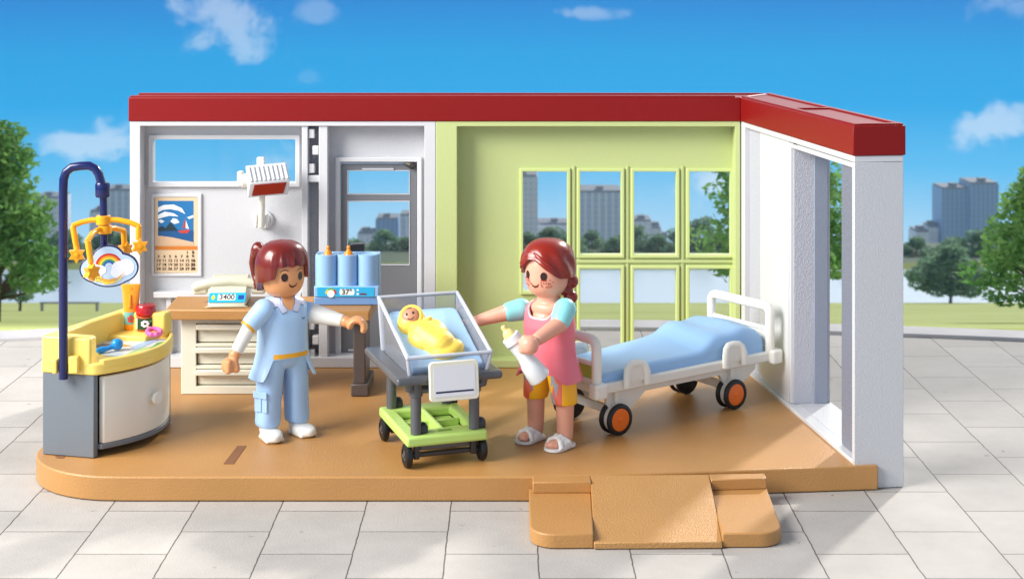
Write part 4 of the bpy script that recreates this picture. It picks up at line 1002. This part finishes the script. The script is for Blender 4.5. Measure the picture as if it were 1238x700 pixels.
# ================================================================= PEOPLE (toy figures)
SKA = mat('toy_skin_warm', (222, 156, 104), .36, sss=.1); SKB = mat('toy_skin_rosy', (226, 164, 138), .36, sss=.1)
HR1 = mat('hair_auburn', (108, 26, 18), .25, coat=.2); HR2 = mat('hair_red_brown', (134, 30, 12), .27, coat=.15)
TUN = mat('tunic_blue', (172, 206, 242), .32); TRO = mat('trouser_blue', (164, 200, 240), .34); SLV = mat('sleeve_white', (226, 226, 220), .33); SHW = mat('shoe_white', (232, 231, 226), .3)
GOLD = mat('trim_gold', (232, 168, 30), .4); EYE = mat('eye_dark', (44, 18, 12), .25); LIP = mat('mouth_dark', (96, 28, 20), .4); COLL = mat('collar_lilac', (206, 210, 232), .35)
PINK = mat('dress_pink', (232, 114, 128), .34); CYS = mat('sleeve_aqua', (140, 212, 214), .35); SHY = mat('shorts_yellow', (248, 184, 26), .36); NEC = mat('neckline_grey', (196, 190, 190), .4)
def headr(Rh, rz, z): return Rh*max(0, 1-abs(z/rz)**2.6)**(1/2.6)
class Fig:
    def __init__(s, name, loc, rz, label, hz, hyaw, Rh=.178, rzh=.205, hoff=(0, 0)):
        s.r = root(name, loc, rz, label, 'person'); s.inv = ROOTM[s.r.name].inverted()
        s.H = Matrix.Translation((hoff[0], hoff[1], hz)) @ Matrix.Rotation(hyaw, 4, 'Z'); s.Rh = Rh; s.rzh = rzh
    def W(s, px, py, Y): return s.inv @ P(px, py, Y)
    def on(s, az, z, out=0.0):
        e = .004
        f = lambda a, zz: Vector(((headr(s.Rh, s.rzh, zz)+out)*math.sin(a), -(headr(s.Rh, s.rzh, zz)+out)*math.cos(a), zz))
        p = f(az, z); ta = (f(az+e, z)-p).normalized(); tz = (f(az, z+e)-p).normalized()
        return p, ta, tz
    def patch(s, m, pts, az0, z0, out, mt):       # flat outline wrapped on the head surface
        m.poly([tuple(s.H @ s.on(az0+u/s.Rh, z0+v, out)[0]) for u, v in pts], mt)
    def face(s, body, ehalf, ez, mz_, lash=True, brow=True):
        for sg in (-1, 1):
            m = MB(); s.patch(m, ellipse(0, 0, .0285, .034, 22), sg*ehalf, ez, .0016, EYE)
            if lash:
                for a in ((-.018, -.022, -.026, -.036), (0, -.028, 0, -.044), (.018, -.022, .026, -.036)):
                    d = Vector((a[3]-a[1], -(a[2]-a[0]))).normalized()*.0022
                    s.patch(m, [(a[0]-d.x, a[1]-d.y), (a[0]+d.x, a[1]+d.y), (a[2]+d.x*.3, a[3]+d.y*.3), (a[2]-d.x*.3, a[3]-d.y*.3)], sg*ehalf, ez, .0019, EYE)
            if brow:
                s.patch(m, [(-.035, .040), (-.018, .054), (.008, .058), (.032, .048), (.034, .052), (.008, .065), (-.02, .060), (-.037, .044)], sg*ehalf, ez, .0019, EYE)
            e = m.build('eye', body, flat=True)
            m = MB(); s.patch(m, ellipse(-.006, .010, .0045, .006, 10), sg*ehalf, ez, .0026, PW); 
        m = MB(); s.patch(m, [(-.040, .010), (-.036, .014), (-.022, -.002), (0, -.008), (.022, -.002), (.036, .014), (.040, .010), (.028, -.014), (.0, -.026), (-.028, -.014)], 0, mz_, .0016, LIP); m.build('mouth', body, flat=True)
def shoe(m, mt, p, yaw, L=.30, wd=.085, h=.1):
    Ms = Matrix.Translation(p) @ Matrix.Rotation(yaw, 4, 'Z')
    m.sup((0, -.06, .045), (wd, L/2, .045), mt, 3.2, Ms); m.sup((0, .02, .085), (wd*.85, L*.27, .07), mt, 2.6, Ms); m.box(-wd*.9, wd*.9, -.16, .05, .002, .03, mt, Ms)
def chand(m, mt, M, rad=.052, r0=.05, fl=.5, a0=-.5, a1=PI+.5, n=14):
    m.tube([(rad*math.cos(a0+(a1-a0)*i/n), 0, rad*math.sin(a0+(a1-a0)*i/n)) for i in range(n+1)], [r0*(.72 if i in (0, n) else .9 if i in (1, n-1) else 1) for i in range(n+1)], mt, 14, M=M, flat=fl)

# ---- nurse
g = Fig('person', (-1.90, 12.65, 0), R(33), 'toy nurse in light blue tunic and trousers, dark red ponytail, reaching to the bassinet', 1.345, R(4), hoff=(.0, -.01))
W = g.W
S1, E1, W1, H1 = W(319, 374, 12.48), W(304, 391, 12.42), W(286, 425, 12.36), W(277, 440, 12.33)
S2, E2, W2, H2 = W(366, 376, 12.80), W(375, 378, 12.76), W(415, 388, 12.66), W(430, 391, 12.60)
m = MB()
m.sup((0, 0, 0), (g.Rh, g.Rh, g.rzh), SKA, 2.6, g.H, 48, 30); m.cap((0, 0, 1.05), (0, 0, 1.2), .10, .095, SKA)
m.cap((0, 0, .7), (0, 0, 1.0), .13, .15, SKA)
for a, b, c in ((S1, E1, W1), (S2, E2, W2)): m.cap((0, 0, 1.02), a, .09, .06, SKA); m.cap(a, b, .06, .05, SKA); m.cap(b, c, .05, .04, SKA)
for sx in (-1, 1): m.cap((sx*.09, 0, .68), (sx*.11, .0, .12), .08, .06, SKA)
d = (W1-E1).normalized()
m.cap(W1, W1+d*.03, .045, .05, SKA); m.sup(H1+Vector((0, 0, -.01)), (.062, .068, .062), SKA, 2.4)
m.cap(H1+Vector((.035, -.03, .04)), H1+Vector((.045, -.045, -.04)), .028, .030, SKA); m.cap(H1+Vector((-.02, -.04, .02)), H1+Vector((-.03, -.05, -.045)), .03, .026, SKA)
d = (W2-E2).normalized(); m.cap(W2-d*.02, W2+d*.025, .042, .048, SKA)
Mh = Matrix.Translation(H2+Vector((.012, 0, -.03))) @ Matrix.Rotation(R(-33), 4, 'Z') @ Matrix.Rotation(R(15), 4, 'Y')
chand(m, SKA, Mh, .060, .066, .46)
body = m.build('body', g.r, remesh=.0075, smooth=3)
g.face(body, R(24), -.012, -.078)
# trousers
m = MB()
for sx in (-1, 1):
    rings = []
    for z, rx, ry, cx, cy in ((.10, .092, .102, .132, 0), (.13, .098, .108, .132, 0), (.3, .096, .115, .123, 0), (.5, .100, .13, .112, 0), (.72, .115, .15, .09, 0)):
        rings.append([(sx*cx+rx*math.copysign(abs(math.cos(a))**.8, math.cos(a)), cy+ry*math.copysign(abs(math.sin(a))**.8, math.sin(a)), z) for a in [2*PI*i/28 for i in range(28)]])
    m.rings(rings, TRO)
m.sup((0, 0, .68), (.2, .155, .12), TRO, 3)
tr = m.build('trousers', g.r, remesh=.009, smooth=4)
m = MB(); Mp = frame((-.20, -.045, .315), (.45, -.89, 0), (0, 0, 1)); m.prism(rrect(-.065, .065, -.085, .075, .01), -.03, .022, TRO, Mp); m.prism(rrect(-.07, .07, .03, .085, .01), .022, .034, TRO, Mp); m.box(-.012, .012, -.08, .03, .0221, .03, TRO, Mp); m.build('trouser_pocket', tr, bevel=.006)
for sx in (-1, 1):
    m = MB(); shoe(m, SHW, (sx*.134, -.03, 0), R(-5 if sx < 0 else 8)); m.build('shoe', g.r, remesh=.008, smooth=4)
# tunic
def sstep(a, b, x): t = max(0, min(1, (x-a)/(b-a))); return t*t*(3-2*t)
def lerpt(tab, z):
    for (z0, *v0), (z1, *v1) in zip(tab, tab[1:]):
        if z >= z1: t = (z-z0)/(z1-z0); t = max(0, t); return [p+(q-p)*t for p, q in zip(v0, v1)]
    return tab[-1][1:]
TT = [(1.165, .085, .085), (1.15, .115, .10), (1.12, .17, .125), (1.07, .205, .145), (.98, .212, .160), (.85, .205, .165), (.70, .212, .175), (.60, .235, .185), (.48, .285, .21)]
def tprof(z, a): rx, ry = lerpt(TT, z); return rx, ry, 2.5, 0, 0
def hem(lo, hi, a0=.62, a1=.95): return lambda a: hi+(lo-hi)*sstep(a0, a1, abs(a))
m = MB(); m.shell(tprof, 1.165, hem(.495, .665), TUN, N=96, K=26, th=.016)
tn = m.build('tunic', g.r, ang=60)
m = MB(); m.shell(lambda z, a: (lerpt(TT, z)[0]+.003, lerpt(TT, z)[1]+.003, 2.5, 0, 0), .708, lambda a: .672, GOLD, N=40, K=2, th=.004, az0=-.66, az1=.78); m.build('tunic_trim', tn, ang=60)
m = MB()   # collar leaves wrapped on the chest
def ontor(az, z, o=.004): rx, ry = lerpt(TT, z); n = 2.5; s_, c_ = math.sin(az), math.cos(az); return ((rx+o)*math.copysign(abs(s_)**(2/n), s_), -(ry+o)*math.copysign(abs(c_)**(2/n), c_), z)
def leaf(pts, o, mt, m): m.poly([ontor(a, z, o) for a, z in pts], mt)
OUTL = mat('print_outline', (96, 110, 140), .4)
def lines(pts): 
    return lambda a: lerp1(pts, abs(a))
def lerp1(pts, x):
    for (x0, y0), (x1, y1) in zip(pts, pts[1:]):
        if x <= x1: return y0+(y1-y0)*max(0, (x-x0)/(x1-x0))
    return pts[-1][1]
for sg in (-1, 1):
    for tp__, bt__ in (([(.07, 1.062), (.30, 1.135), (.55, 1.158)], [(.07, 1.045), (.24, 1.03), (.42, 1.085), (.55, 1.09)]), ([(.50, 1.156), (1.15, 1.158)], [(.50, 1.095), (.60, 1.075), (1.0, 1.10), (1.15, 1.13)])):
        for o_, mt_, dd in ((.004, OUTL, 0), (.0065, COLL, .006)):
            A_ = tp__[0][0]+dd*2; B_ = tp__[-1][0]-dd*2
            m.shell(lambda z, a: (lerpt(TT, z)[0]+o_, lerpt(TT, z)[1]+o_, 2.5, 0, 0), 1.1, lambda a: lerp1(bt__, abs(a))+dd, mt_, N=14, K=3, th=.003, az0=min(sg*A_, sg*B_), az1=max(sg*A_, sg*B_), zt=lambda a: lerp1(tp__, abs(a))-dd*.5)
m.shell(lambda z, a: (lerpt(TT, z)[0]+.003, lerpt(TT, z)[1]+.003, 2.5, 0, 0), 1.16, lambda a: 1.05+abs(a)*.30, SKA, N=14, K=3, th=.003, az0=-.33, az1=.33, zt=lambda a: 1.166)
leaf([(.42, .985), (.62, .985), (.62, .968), (.42, .968)], .003, mat('badge_grey', (120, 140, 170), .4), m)
m.build('collar', tn, flat=True)
for a, b, c, rr in ((S1, E1, W1, (.088, .078, .062, .05)), (S2, E2, W2, (.086, .088, .085, .05))):
    m = MB(); top_ = a+Vector((0, 0, .0)); m.cap(a, b, rr[0], rr[1], TUN); sl_ = m.build('short_sleeve', g.r, remesh=.008, smooth=4)
    d = (b-a).normalized(); m = MB()
    if a is S1: m.cyl(b+d*(rr[1]-.050), b+d*(rr[1]-.026), rr[1]*.86+.004, GOLD, rr[1]*.80+.006); m.build('sleeve_trim', sl_); m = MB()
    m = MB(); m.cap(b-(b-a)*.2, b, rr[2], rr[2], SLV); m.cyl(b, c, rr[2], SLV, rr[3]); m.build('long_sleeve', g.r, remesh=.007, smooth=3)
# hair
def hairprof(zc, Rt, rt, front=.0):
    def f(z, a):
        dz = z-zc
        q = (max(0, 1-(dz/rt)**2.4))**(1/2.4) if dz > 0 else 1-.16*(dz/.25)**2
        rr = Rt*q; fr = math.exp(-(a/.75)**2)
        rr *= 1-front*fr*(1-sstep(.12, .22, dz))
        rr += (.011*math.cos(a*15+1)+.006*math.cos(a*26))*fr*(1-sstep(.04, .19, dz))
        return max(rr, .0006), max(rr*1.02, .0006), 2.1, 0, .012
    return f
m = MB()
def nb_(a):
    x = abs(a)
    f = .070+.009*abs(math.sin(a*7.5+.5))+.004*math.cos(a*26); s = -.028-.03*sstep(.9, 1.4, x); b = -.15
    return f+(s-f)*sstep(.66, .86, x)+(b-s)*sstep(1.5, 2.1, x)
m.shell(hairprof(.035, .222, .235, .085), .2698, nb_, HR1, N=180, K=26, th=.045, M=g.H)
hair = m.build('hair', g.r, ang=50)
m = MB()
def HL(px, py, Y): return W(px, py, Y)
c1 = HL(311, 303, 12.74); c2 = HL(306, 318, 12.78); c3 = HL(308, 333, 12.78); c4 = HL(314, 345, 12.74); c5 = HL(307, 349, 12.72)
m.tube([HL(322, 308, 12.68), HL(314, 300, 12.72), HL(309, 303, 12.76), c2, c3, c4, c5], [.03, .04, .042, .036, .03, .04, .012], HR1, 16); m.sup(HL(314, 343, 12.72), (.055, .05, .045), HR1, 2); m.sup(HL(312, 303, 12.74), (.06, .055, .075), HR1, 2)
m.build('ponytail', g.r, remesh=.008, smooth=5)

# ---- mother
g = Fig('person', (.305, 12.43, 0), R(-38), 'freckled toy woman in pink dress and yellow shorts with red braid, holding a bottle', 1.392, R(2), hoff=(-.01, -.02))
W = g.W
S1, E1, W1 = W(630, 374, 12.58), W(612, 378, 12.56), W(577, 388, 12.56)       # her right arm, towards the cart
S2, E2, W2, H2 = W(683, 374, 12.25), W(676, 392, 12.16), W(650, 410, 11.98), W(640, 417, 11.90)
m = MB()
m.sup((0, 0, 0), (g.Rh, g.Rh, g.rzh), SKB, 2.6, g.H, 48, 30); m.cap((0, 0, 1.05), (0, -.01, 1.2), .105, .095, SKB)
m.cap((0, 0, .7), (0, 0, 1.0), .13, .15, SKB); m.sup((0, -.01, 1.10), (.165, .125, .07), SKB, 2.4)
for a, b, c, q_ in ((S1, E1, W1, .046), (S2, E2, W2, .052)): m.cap((0, .03, 1.0), a, .07, .06, SKB); m.cap(a, b, .07, .07, SKB); m.cap(b, c, .068, q_, SKB)
d = (W1-E1).normalized(); H1 = W1+d*.06; m.cap(W1, H1, .046, .042, SKB); m.cap(H1, H1+d*.06+Vector((0, 0, .02)), .032, .026, SKB); m.cap(H1, H1+d*.05+Vector((0, 0, -.04)), .03, .026, SKB)
m.sup(H2, (.075, .075, .075), SKB, 2.2); m.cap(H2+Vector((-.03, -.02, .05)), H2+Vector((-.06, -.02, .02)), .03, .028, SKB); m.cap(H2+Vector((-.04, -.03, -.04)), H2+Vector((-.07, -.01, -.03)), .032, .028, SKB)
LEGX = ((-1, -.155, .02), (1, .155, .0))
for sx, x, y in LEGX:
    m.cap((sx*.10, 0, .66), (x, y, .42), .085, .078, SKB); m.cap((x, y, .42), (x, y, .09), .078, .066, SKB); m.sup((x, y-.07, .052), (.062, .14, .040), SKB, 2.6)
    for t in range(5): m.sup((x-sx*(.042-.021*t)*1.0, y-.192+.007*t*(1 if t > 1 else 0), .048), (.0125 if t else .017, .022, .018), SKB, 2, seg=14, rows=8)
body = m.build('body', g.r, remesh=.0075, smooth=3)
g.face(body, R(26), -.008, -.082, brow=False)
m = MB(); rnd = random.Random(4); FR = mat('freckle_red', (186, 44, 26), .4)
for sg in (-1, 1):
    done = []
    while len(done) < 17:
        u = rnd.uniform(-.058, .058); v = rnd.uniform(-.034, .034)
        if (u/.058)**2+(v/.036)**2 > 1 or any((u-a)**2+(v-b)**2 < .0145**2 for a, b in done): continue
        done.append((u, v)); g.patch(m, ellipse(u, v, .0060, .0060, 10), sg*R(33), -.066, .0032, FR)
m.build('freckles', body, flat=True)
# shorts
m = MB()
for sx, x, y in LEGX:
    rings = []
    for t, rx, ry in ((0, .098, .105), (.1, .104, .112), (.5, .11, .125), (1, .115, .14)):
        z = .345+(.70-.345)*t; cx = x+(sx*.10-x)*t
        rings.append([(cx+rx*math.cos(a), y*(1-t)+ry*math.sin(a), z) for a in [2*PI*i/28 for i in range(28)]])
    m.rings(rings, SHY)
m.sup((0, 0, .68), (.2, .15, .1), SHY, 3)
# printed pattern on the shorts front: procedural patches
def shorts_mat():
    nt = SHY.node_tree; b = nt.nodes['Principled BSDF']; N = nt.nodes.new; Lk = nt.links.new
    tc = N('ShaderNodeTexCoord'); vo = N('ShaderNodeTexVoronoi'); vo.inputs['Scale'].default_value = 15; mp = N('ShaderNodeMapping'); mp.inputs['Scale'].default_value = (1, 1, .6); Lk(tc.outputs['Object'], mp.inputs[0]); Lk(mp.outputs[0], vo.inputs['Vector'])
    cr = N('ShaderNodeValToRGB'); cr.color_ramp.interpolation = 'CONSTANT'; els = cr.color_ramp.elements
    els[0].position = 0; els[0].color = lin((236, 92, 60))+(1,); els[1].position = .25; els[1].color = lin((150, 156, 166))+(1,)
    for p_, c_ in ((.5, (248, 184, 26)), (.65, (214, 216, 220)), (.8, (226, 110, 90))): e = els.new(p_); e.color = lin(c_)+(1,)
    sr = N('ShaderNodeSeparateColor'); Lk(vo.outputs['Color'], sr.inputs[0]); Lk(sr.outputs[0], cr.inputs[0])
    sx = N('ShaderNodeVectorMath'); sx.operation = 'DOT_PRODUCT'; sx.inputs[1].default_value = (-.79, -.62, 0); Lk(tc.outputs['Object'], sx.inputs[0])
    a1 = N('ShaderNodeMath'); a1.operation = 'COMPARE'; a1.inputs[1].default_value = .20; a1.inputs[2].default_value = .068; Lk(sx.outputs['Value'], a1.inputs[0])
    a2 = N('ShaderNodeMath'); a2.operation = 'COMPARE'; a2.inputs[1].default_value = -.05; a2.inputs[2].default_value = .045; Lk(sx.outputs['Value'], a2.inputs[0])
    mu = N('ShaderNodeMath'); mu.operation = 'MAXIMUM'; Lk(a1.outputs[0], mu.inputs[0]); Lk(a2.outputs[0], mu.inputs[1])
    mx = N('ShaderNodeMix'); mx.data_type = 'RGBA'; Lk(mu.outputs[0], mx.inputs[0]); mx.inputs[6].default_value = lin((248, 184, 26))+(1,); Lk(cr.outputs[0], mx.inputs[7]); Lk(mx.outputs[2], b.inputs['Base Color'])
shorts_mat()
m.build('shorts', g.r, remesh=.009, smooth=4)
# dress
TD = [(1.16, .125, .10), (1.14, .165, .125), (1.10, .198, .145), (1.02, .208, .165), (.95, .212, .178), (.85, .205, .168), (.72, .222, .18), (.62, .25, .20), (.50, .285, .23)]
def dprof(z, a): rx, ry = lerpt(TD, z); return rx, ry, 2.5, 0, 0
def neck(a): return 1.155-.115*math.exp(-(a/.62)**4)
def dhem(a): x = abs(a); return .70-.10*sstep(.1, .5, x)-.07*sstep(.6, 1.1, x)
m = MB(); m.shell(dprof, 1.16, dhem, PINK, N=120, K=26, th=.014, zt=neck); dr = m.build('dress', g.r, ang=60)
m = MB(); m.shell(lambda z, a: (lerpt(TD, z)[0]+.002, lerpt(TD, z)[1]+.002, 2.5, 0, 0), 1.16, lambda a: neck(a)-.012, NEC, N=90, K=3, th=.010, az0=-1.1, az1=1.1, zt=lambda a: neck(a)+.003); m.build('neckline', dr, ang=60)
for a, b in ((S1, E1), (S2, E2)):
    m = MB(); m.cap(a, a+(b-a)*.75, .092, .082, CYS); m.build('short_sleeve', g.r, remesh=.008, smooth=4)
# sandals
for sx, x, y in LEGX:
    m = MB(); Ms = Matrix.Translation((x, y, 0)); m.prism(rrect(-.082, .082, -.225, .085, .075, 7), .003, .026, SHW, Ms)
    for k_ in (-1, 1): m.tube([(-.078*k_, -.02, .02), (-.074*k_, -.05, .06), (-.02*k_, -.09, .102), (.05*k_, -.135, .078), (.076*k_, -.15, .022)], [.02, .022, .024, .022, .02], SHW, 10, M=Ms, flat=1.0)
    for k_ in (-1, 1): m.tube([(-.078*k_, -.06, .02), (-.072*k_, -.085, .058), (-.02*k_, -.115, .094), (.05*k_, -.10, .085), (.076*k_, -.10, .022)], [.014, .016, .016, .016, .014], SHW, 10, M=Ms)
    m.build('sandal', g.r, remesh=.006, smooth=2)
# hair with side parting, sweeping back into a braid
def mp_(z, a):
    dz = z-.04; q = (max(0, 1-(dz/.232)**2.4))**(1/2.4) if dz > 0 else 1-.2*(dz/.25)**2
    rr = .216*q; rr += .008*math.cos(a*9+dz*26)*(1-sstep(.05, .2, dz)); return max(rr, .0006), max(rr*1.04, .0006), 2.1, 0, .016
def mb_(a):
    p = -.10; x = a-p; v = .125-.155*sstep(0, 1.35, abs(x)) if abs(x) < 1.35 else -.03
    return v-.10*sstep(1.7, 2.3, abs(a))
m = MB(); m.shell(mp_, .2718, mb_, HR2, N=180, K=26, th=.042, M=g.H); hair = m.build('hair', g.r, ang=50)
for sg in (-1, 1):
    pass
m = MB(); 
def hp(a, z, o): rr = mp_(z, a)[0]+o; return tuple(g.H @ Vector((rr*math.sin(a), -rr*math.cos(a)*1.02+.016, z)))
for sg, n_ in ((-1, 1.15), (1, 1.35)):
    for dzz in (0, .035):
        m.tube([hp(-.10+sg*n_*t, .135-.14*sstep(0, 1, t)+dzz*(1-t*.3), -.008) for t in [i/10 for i in range(11)]], [.006+.016*math.sin(PI*min(1, i/10+.1)) for i in range(11)], HR2, 10)
m.build('hair_locks', hair)
m = MB()
bp_ = [W(686, 330, 12.42), W(690, 340, 12.44), W(684, 350, 12.42), W(690, 359, 12.42), W(686, 368, 12.42), W(692, 376, 12.44)]
for i, (p_, s_) in enumerate(zip(bp_, (.062, .064, .056, .058, .05, .036))): m.sup(p_, (s_, s_, s_*.95), HR2, 2)
m.tube(bp_, [.045, .035, .035, .032, .03, .012], HR2, 12); m.build('braid', g.r, remesh=.007, smooth=3)
# bottle in her hand (own thing)
pb = P(624, 421, 12.01)
Mb = frame(P(650, 451, 12.01), (.7, -.2, .5), P(612, 404, 12.01)-P(650, 451, 12.01))
q = root('feeding_bottle', P(650, 451, 12.01), 0, 'white angled feeding bottle with a pale yellow teat held by the woman in pink', 'feeding bottle')
BW = mat('bottle_white', (222, 226, 228), .3); TE = mat('teat_pale', (240, 216, 140), .35)
a0, a1, a2, a3, a4 = P(653, 457, 12.01), P(641, 441, 11.99), P(631, 425, 12.01), P(622, 413, 12.01), P(616.5, 406, 12.01)
m = MB(); m.tube([a0, a0+(a1-a0)*.1, a1, a1+(a2-a1)*.6, a2, a2+(a3-a2)*.6, a3], [.088, .092, .078, .062, .066, .068, .066], BW, 32); bo = m.build('bottle_body', q, world=True, bevel=.006)
m = MB(); m.tube([a3+(a2-a3)*.1, a4], [.078, .075], BW, 32); m.build('bottle_collar', q, world=True, bevel=.008)
d = (a4-a3).normalized(); m = MB(); m.tube([a4-d*.005, a4+d*.02, a4+d*.045, a4+d*.06, a4+d*.075, a4+d*.09, a4+d*.10], [.05, .048, .036, .022, .022, .021, .008], TE, 24); m.build('teat', q, world=True)

# ================================================================= LIGHT, SKY, CAMERA
SD = Vector((.53, .85, 0)).normalized()*math.cos(R(31))+Vector((0, 0, math.sin(R(31))))
su = bpy.data.lights.new('sun', 'SUN'); su.energy = 2.5; su.angle = R(3); su.color = (1, .955, .88)
so = bpy.data.objects.new('sun', su); COL.objects.link(so); so.rotation_euler = SD.to_track_quat('Z', 'Y').to_euler(); so.location = (5, 20, 12)
# studio softbox the toy was photographed with (left, high, in front)
ar = bpy.data.lights.new('studio_softbox', 'AREA'); ar.shape = 'RECTANGLE'; ar.size = 13; ar.size_y = 10; ar.energy = 7400; ar.color = (1, .965, .92)
ao = bpy.data.objects.new('studio_softbox', ar); COL.objects.link(ao); ao.location = (-15.5, 5.2, 12)
ao.rotation_euler = (ao.location-Vector((0, 13.4, .9))).to_track_quat('Z', 'Y').to_euler()
w = bpy.data.worlds.new('World'); sc.world = w; w.use_nodes = True; nt = w.node_tree; N = nt.nodes.new; Lk = nt.links.new
bg = nt.nodes['Background']; outn = nt.nodes['World Output']
sky = N('ShaderNodeTexSky'); sky.sky_type = 'NISHITA'; sky.sun_disc = False; sky.sun_elevation = R(31); sky.sun_rotation = math.atan2(.53, .85)
sky.dust_density = .6
bg.inputs[1].default_value = .145
hs = N('ShaderNodeHueSaturation'); hs.inputs['Saturation'].default_value = .45; Lk(sky.outputs[0], hs.inputs['Color']); Lk(hs.outputs[0], bg.inputs[0])
# lower band of the sky dome, seen below eye level across the valley: blue gradient with clouds
tc = N('ShaderNodeTexCoord'); sp = N('ShaderNodeSeparateXYZ'); Lk(tc.outputs['Generated'], sp.inputs[0])
mr = N('ShaderNodeMapRange'); mr.inputs[1].default_value = -.20; mr.inputs[2].default_value = .0; Lk(sp.outputs['Z'], mr.inputs[0])
cr = N('ShaderNodeValToRGB'); e = cr.color_ramp.elements
e[0].position = 0; e[0].color = lin((190, 222, 242))+(1,); e[1].position = 1; e[1].color = lin((0, 120, 204))+(1,)
for p_, c_ in ((.22, (168, 214, 242)), (.42, (92, 188, 238)), (.62, (16, 164, 228)), (.78, (0, 156, 222))): x = e.new(p_); x.color = lin(c_)+(1,)
Lk(mr.outputs[0], cr.inputs[0])
def MT(op, a, b=None, c=None):
    n = N('ShaderNodeMath'); n.operation = op
    for k_, v in enumerate((a, b, c)):
        if v is None: continue
        if isinstance(v, (int, float)): n.inputs[k_].default_value = v
        else: Lk(v, n.inputs[k_])
    return n.outputs[0]
yy = MT('MAXIMUM', sp.outputs['Y'], .05); cu_ = MT('DIVIDE', sp.outputs['X'], yy); cv_ = MT('DIVIDE', sp.outputs['Z'], yy)
no = N('ShaderNodeTexNoise'); no.inputs['Scale'].default_value = 30; no.inputs['Detail'].default_value = 8; no.inputs['Roughness'].default_value = .6; no.inputs['Distortion'].default_value = .3; Lk(tc.outputs['Generated'], no.inputs['Vector'])
tot = None
for (cx_, cy_, rx_, ry_, st_) in ((270, 22, 52, 45, .42), (300, 62, 34, 22, .4), (380, 18, 30, 16, .2), (375, 95, 14, 8, .08), (700, 16, 44, 9, .28), (112, 172, 62, 20, .5), (1205, 150, 60, 22, .5), (860, 222, 40, 30, .6), (335, 195, 60, 22, .3), (1225, 8, 60, 26, .2)):
    du = MT('MULTIPLY', MT('SUBTRACT', cu_, (cx_-619)/FPX), FPX/rx_); dv = MT('MULTIPLY', MT('SUBTRACT', cv_, -(cy_+18)/FPX), FPX/ry_)
    d = MT('SQRT', MT('ADD', MT('MULTIPLY', du, du), MT('MULTIPLY', dv, dv)))
    d = MT('MULTIPLY_ADD', MT('SUBTRACT', no.outputs['Fac'], .5), -4.2, d)
    q_ = N('ShaderNodeMapRange'); q_.interpolation_type = 'SMOOTHSTEP'; q_.inputs[1].default_value = 1.1; q_.inputs[2].default_value = .15; q_.inputs[3].default_value = 0; q_.inputs[4].default_value = st_; Lk(d, q_.inputs[0])
    tot = q_.outputs[0] if tot is None else MT('MAXIMUM', tot, q_.outputs[0])
mx = N('ShaderNodeMix'); mx.data_type = 'RGBA'; Lk(tot, mx.inputs[0]); Lk(cr.outputs[0], mx.inputs[6]); mx.inputs[7].default_value = (.80, .88, .96, 1)
b2 = N('ShaderNodeBackground'); Lk(mx.outputs[2], b2.inputs[0]); b2.inputs[1].default_value = .9
mf = N('ShaderNodeMapRange'); mf.inputs[1].default_value = .02; mf.inputs[2].default_value = .16; Lk(sp.outputs['Z'], mf.inputs[0])
ms = N('ShaderNodeMixShader'); Lk(mf.outputs[0], ms.inputs[0]); Lk(b2.outputs[0], ms.inputs[1]); Lk(bg.outputs[0], ms.inputs[2]); Lk(ms.outputs[0], outn.inputs[0])

hm = bpy.data.materials.new('haze'); hm.use_nodes = True; hm.node_tree.nodes.clear()
ho = hm.node_tree.nodes.new('ShaderNodeOutputMaterial'); hv = hm.node_tree.nodes.new('ShaderNodeVolumePrincipled'); hv.inputs['Density'].default_value = .00013; hv.inputs['Color'].default_value = (.46, .72, 1, 1)
hv.inputs['Anisotropy'].default_value = .2
hm.node_tree.links.new(hv.outputs[0], ho.inputs['Volume'])
m = MB(); m.box(-1500, 1500, -30, 1200, -268, 5, hm); tag(m.build('haze', flat=True), kind='stuff')

cam = bpy.data.cameras.new('camera'); co = bpy.data.objects.new('camera', cam); COL.objects.link(co)
co.location = (0, 0, CAMH); co.rotation_euler = (PI/2, 0, 0)
cam.sensor_width = 36; cam.lens = FPX/1238*36; cam.shift_y = -368/1238; cam.clip_end = 6000; cam.clip_start = .1
cam.dof.use_dof = True; cam.dof.focus_distance = 12.6; cam.dof.aperture_fstop = 2.3
sc.camera = co
sc.render.engine = 'CYCLES'; sc.render.resolution_x = 1024; sc.render.resolution_y = 578
sc.view_settings.view_transform = 'Standard'; sc.view_settings.look = 'None'; sc.view_settings.exposure = .25; sc.view_settings.gamma = 1
sc.cycles.transparent_max_bounces = 16; sc.cycles.max_bounces = 8
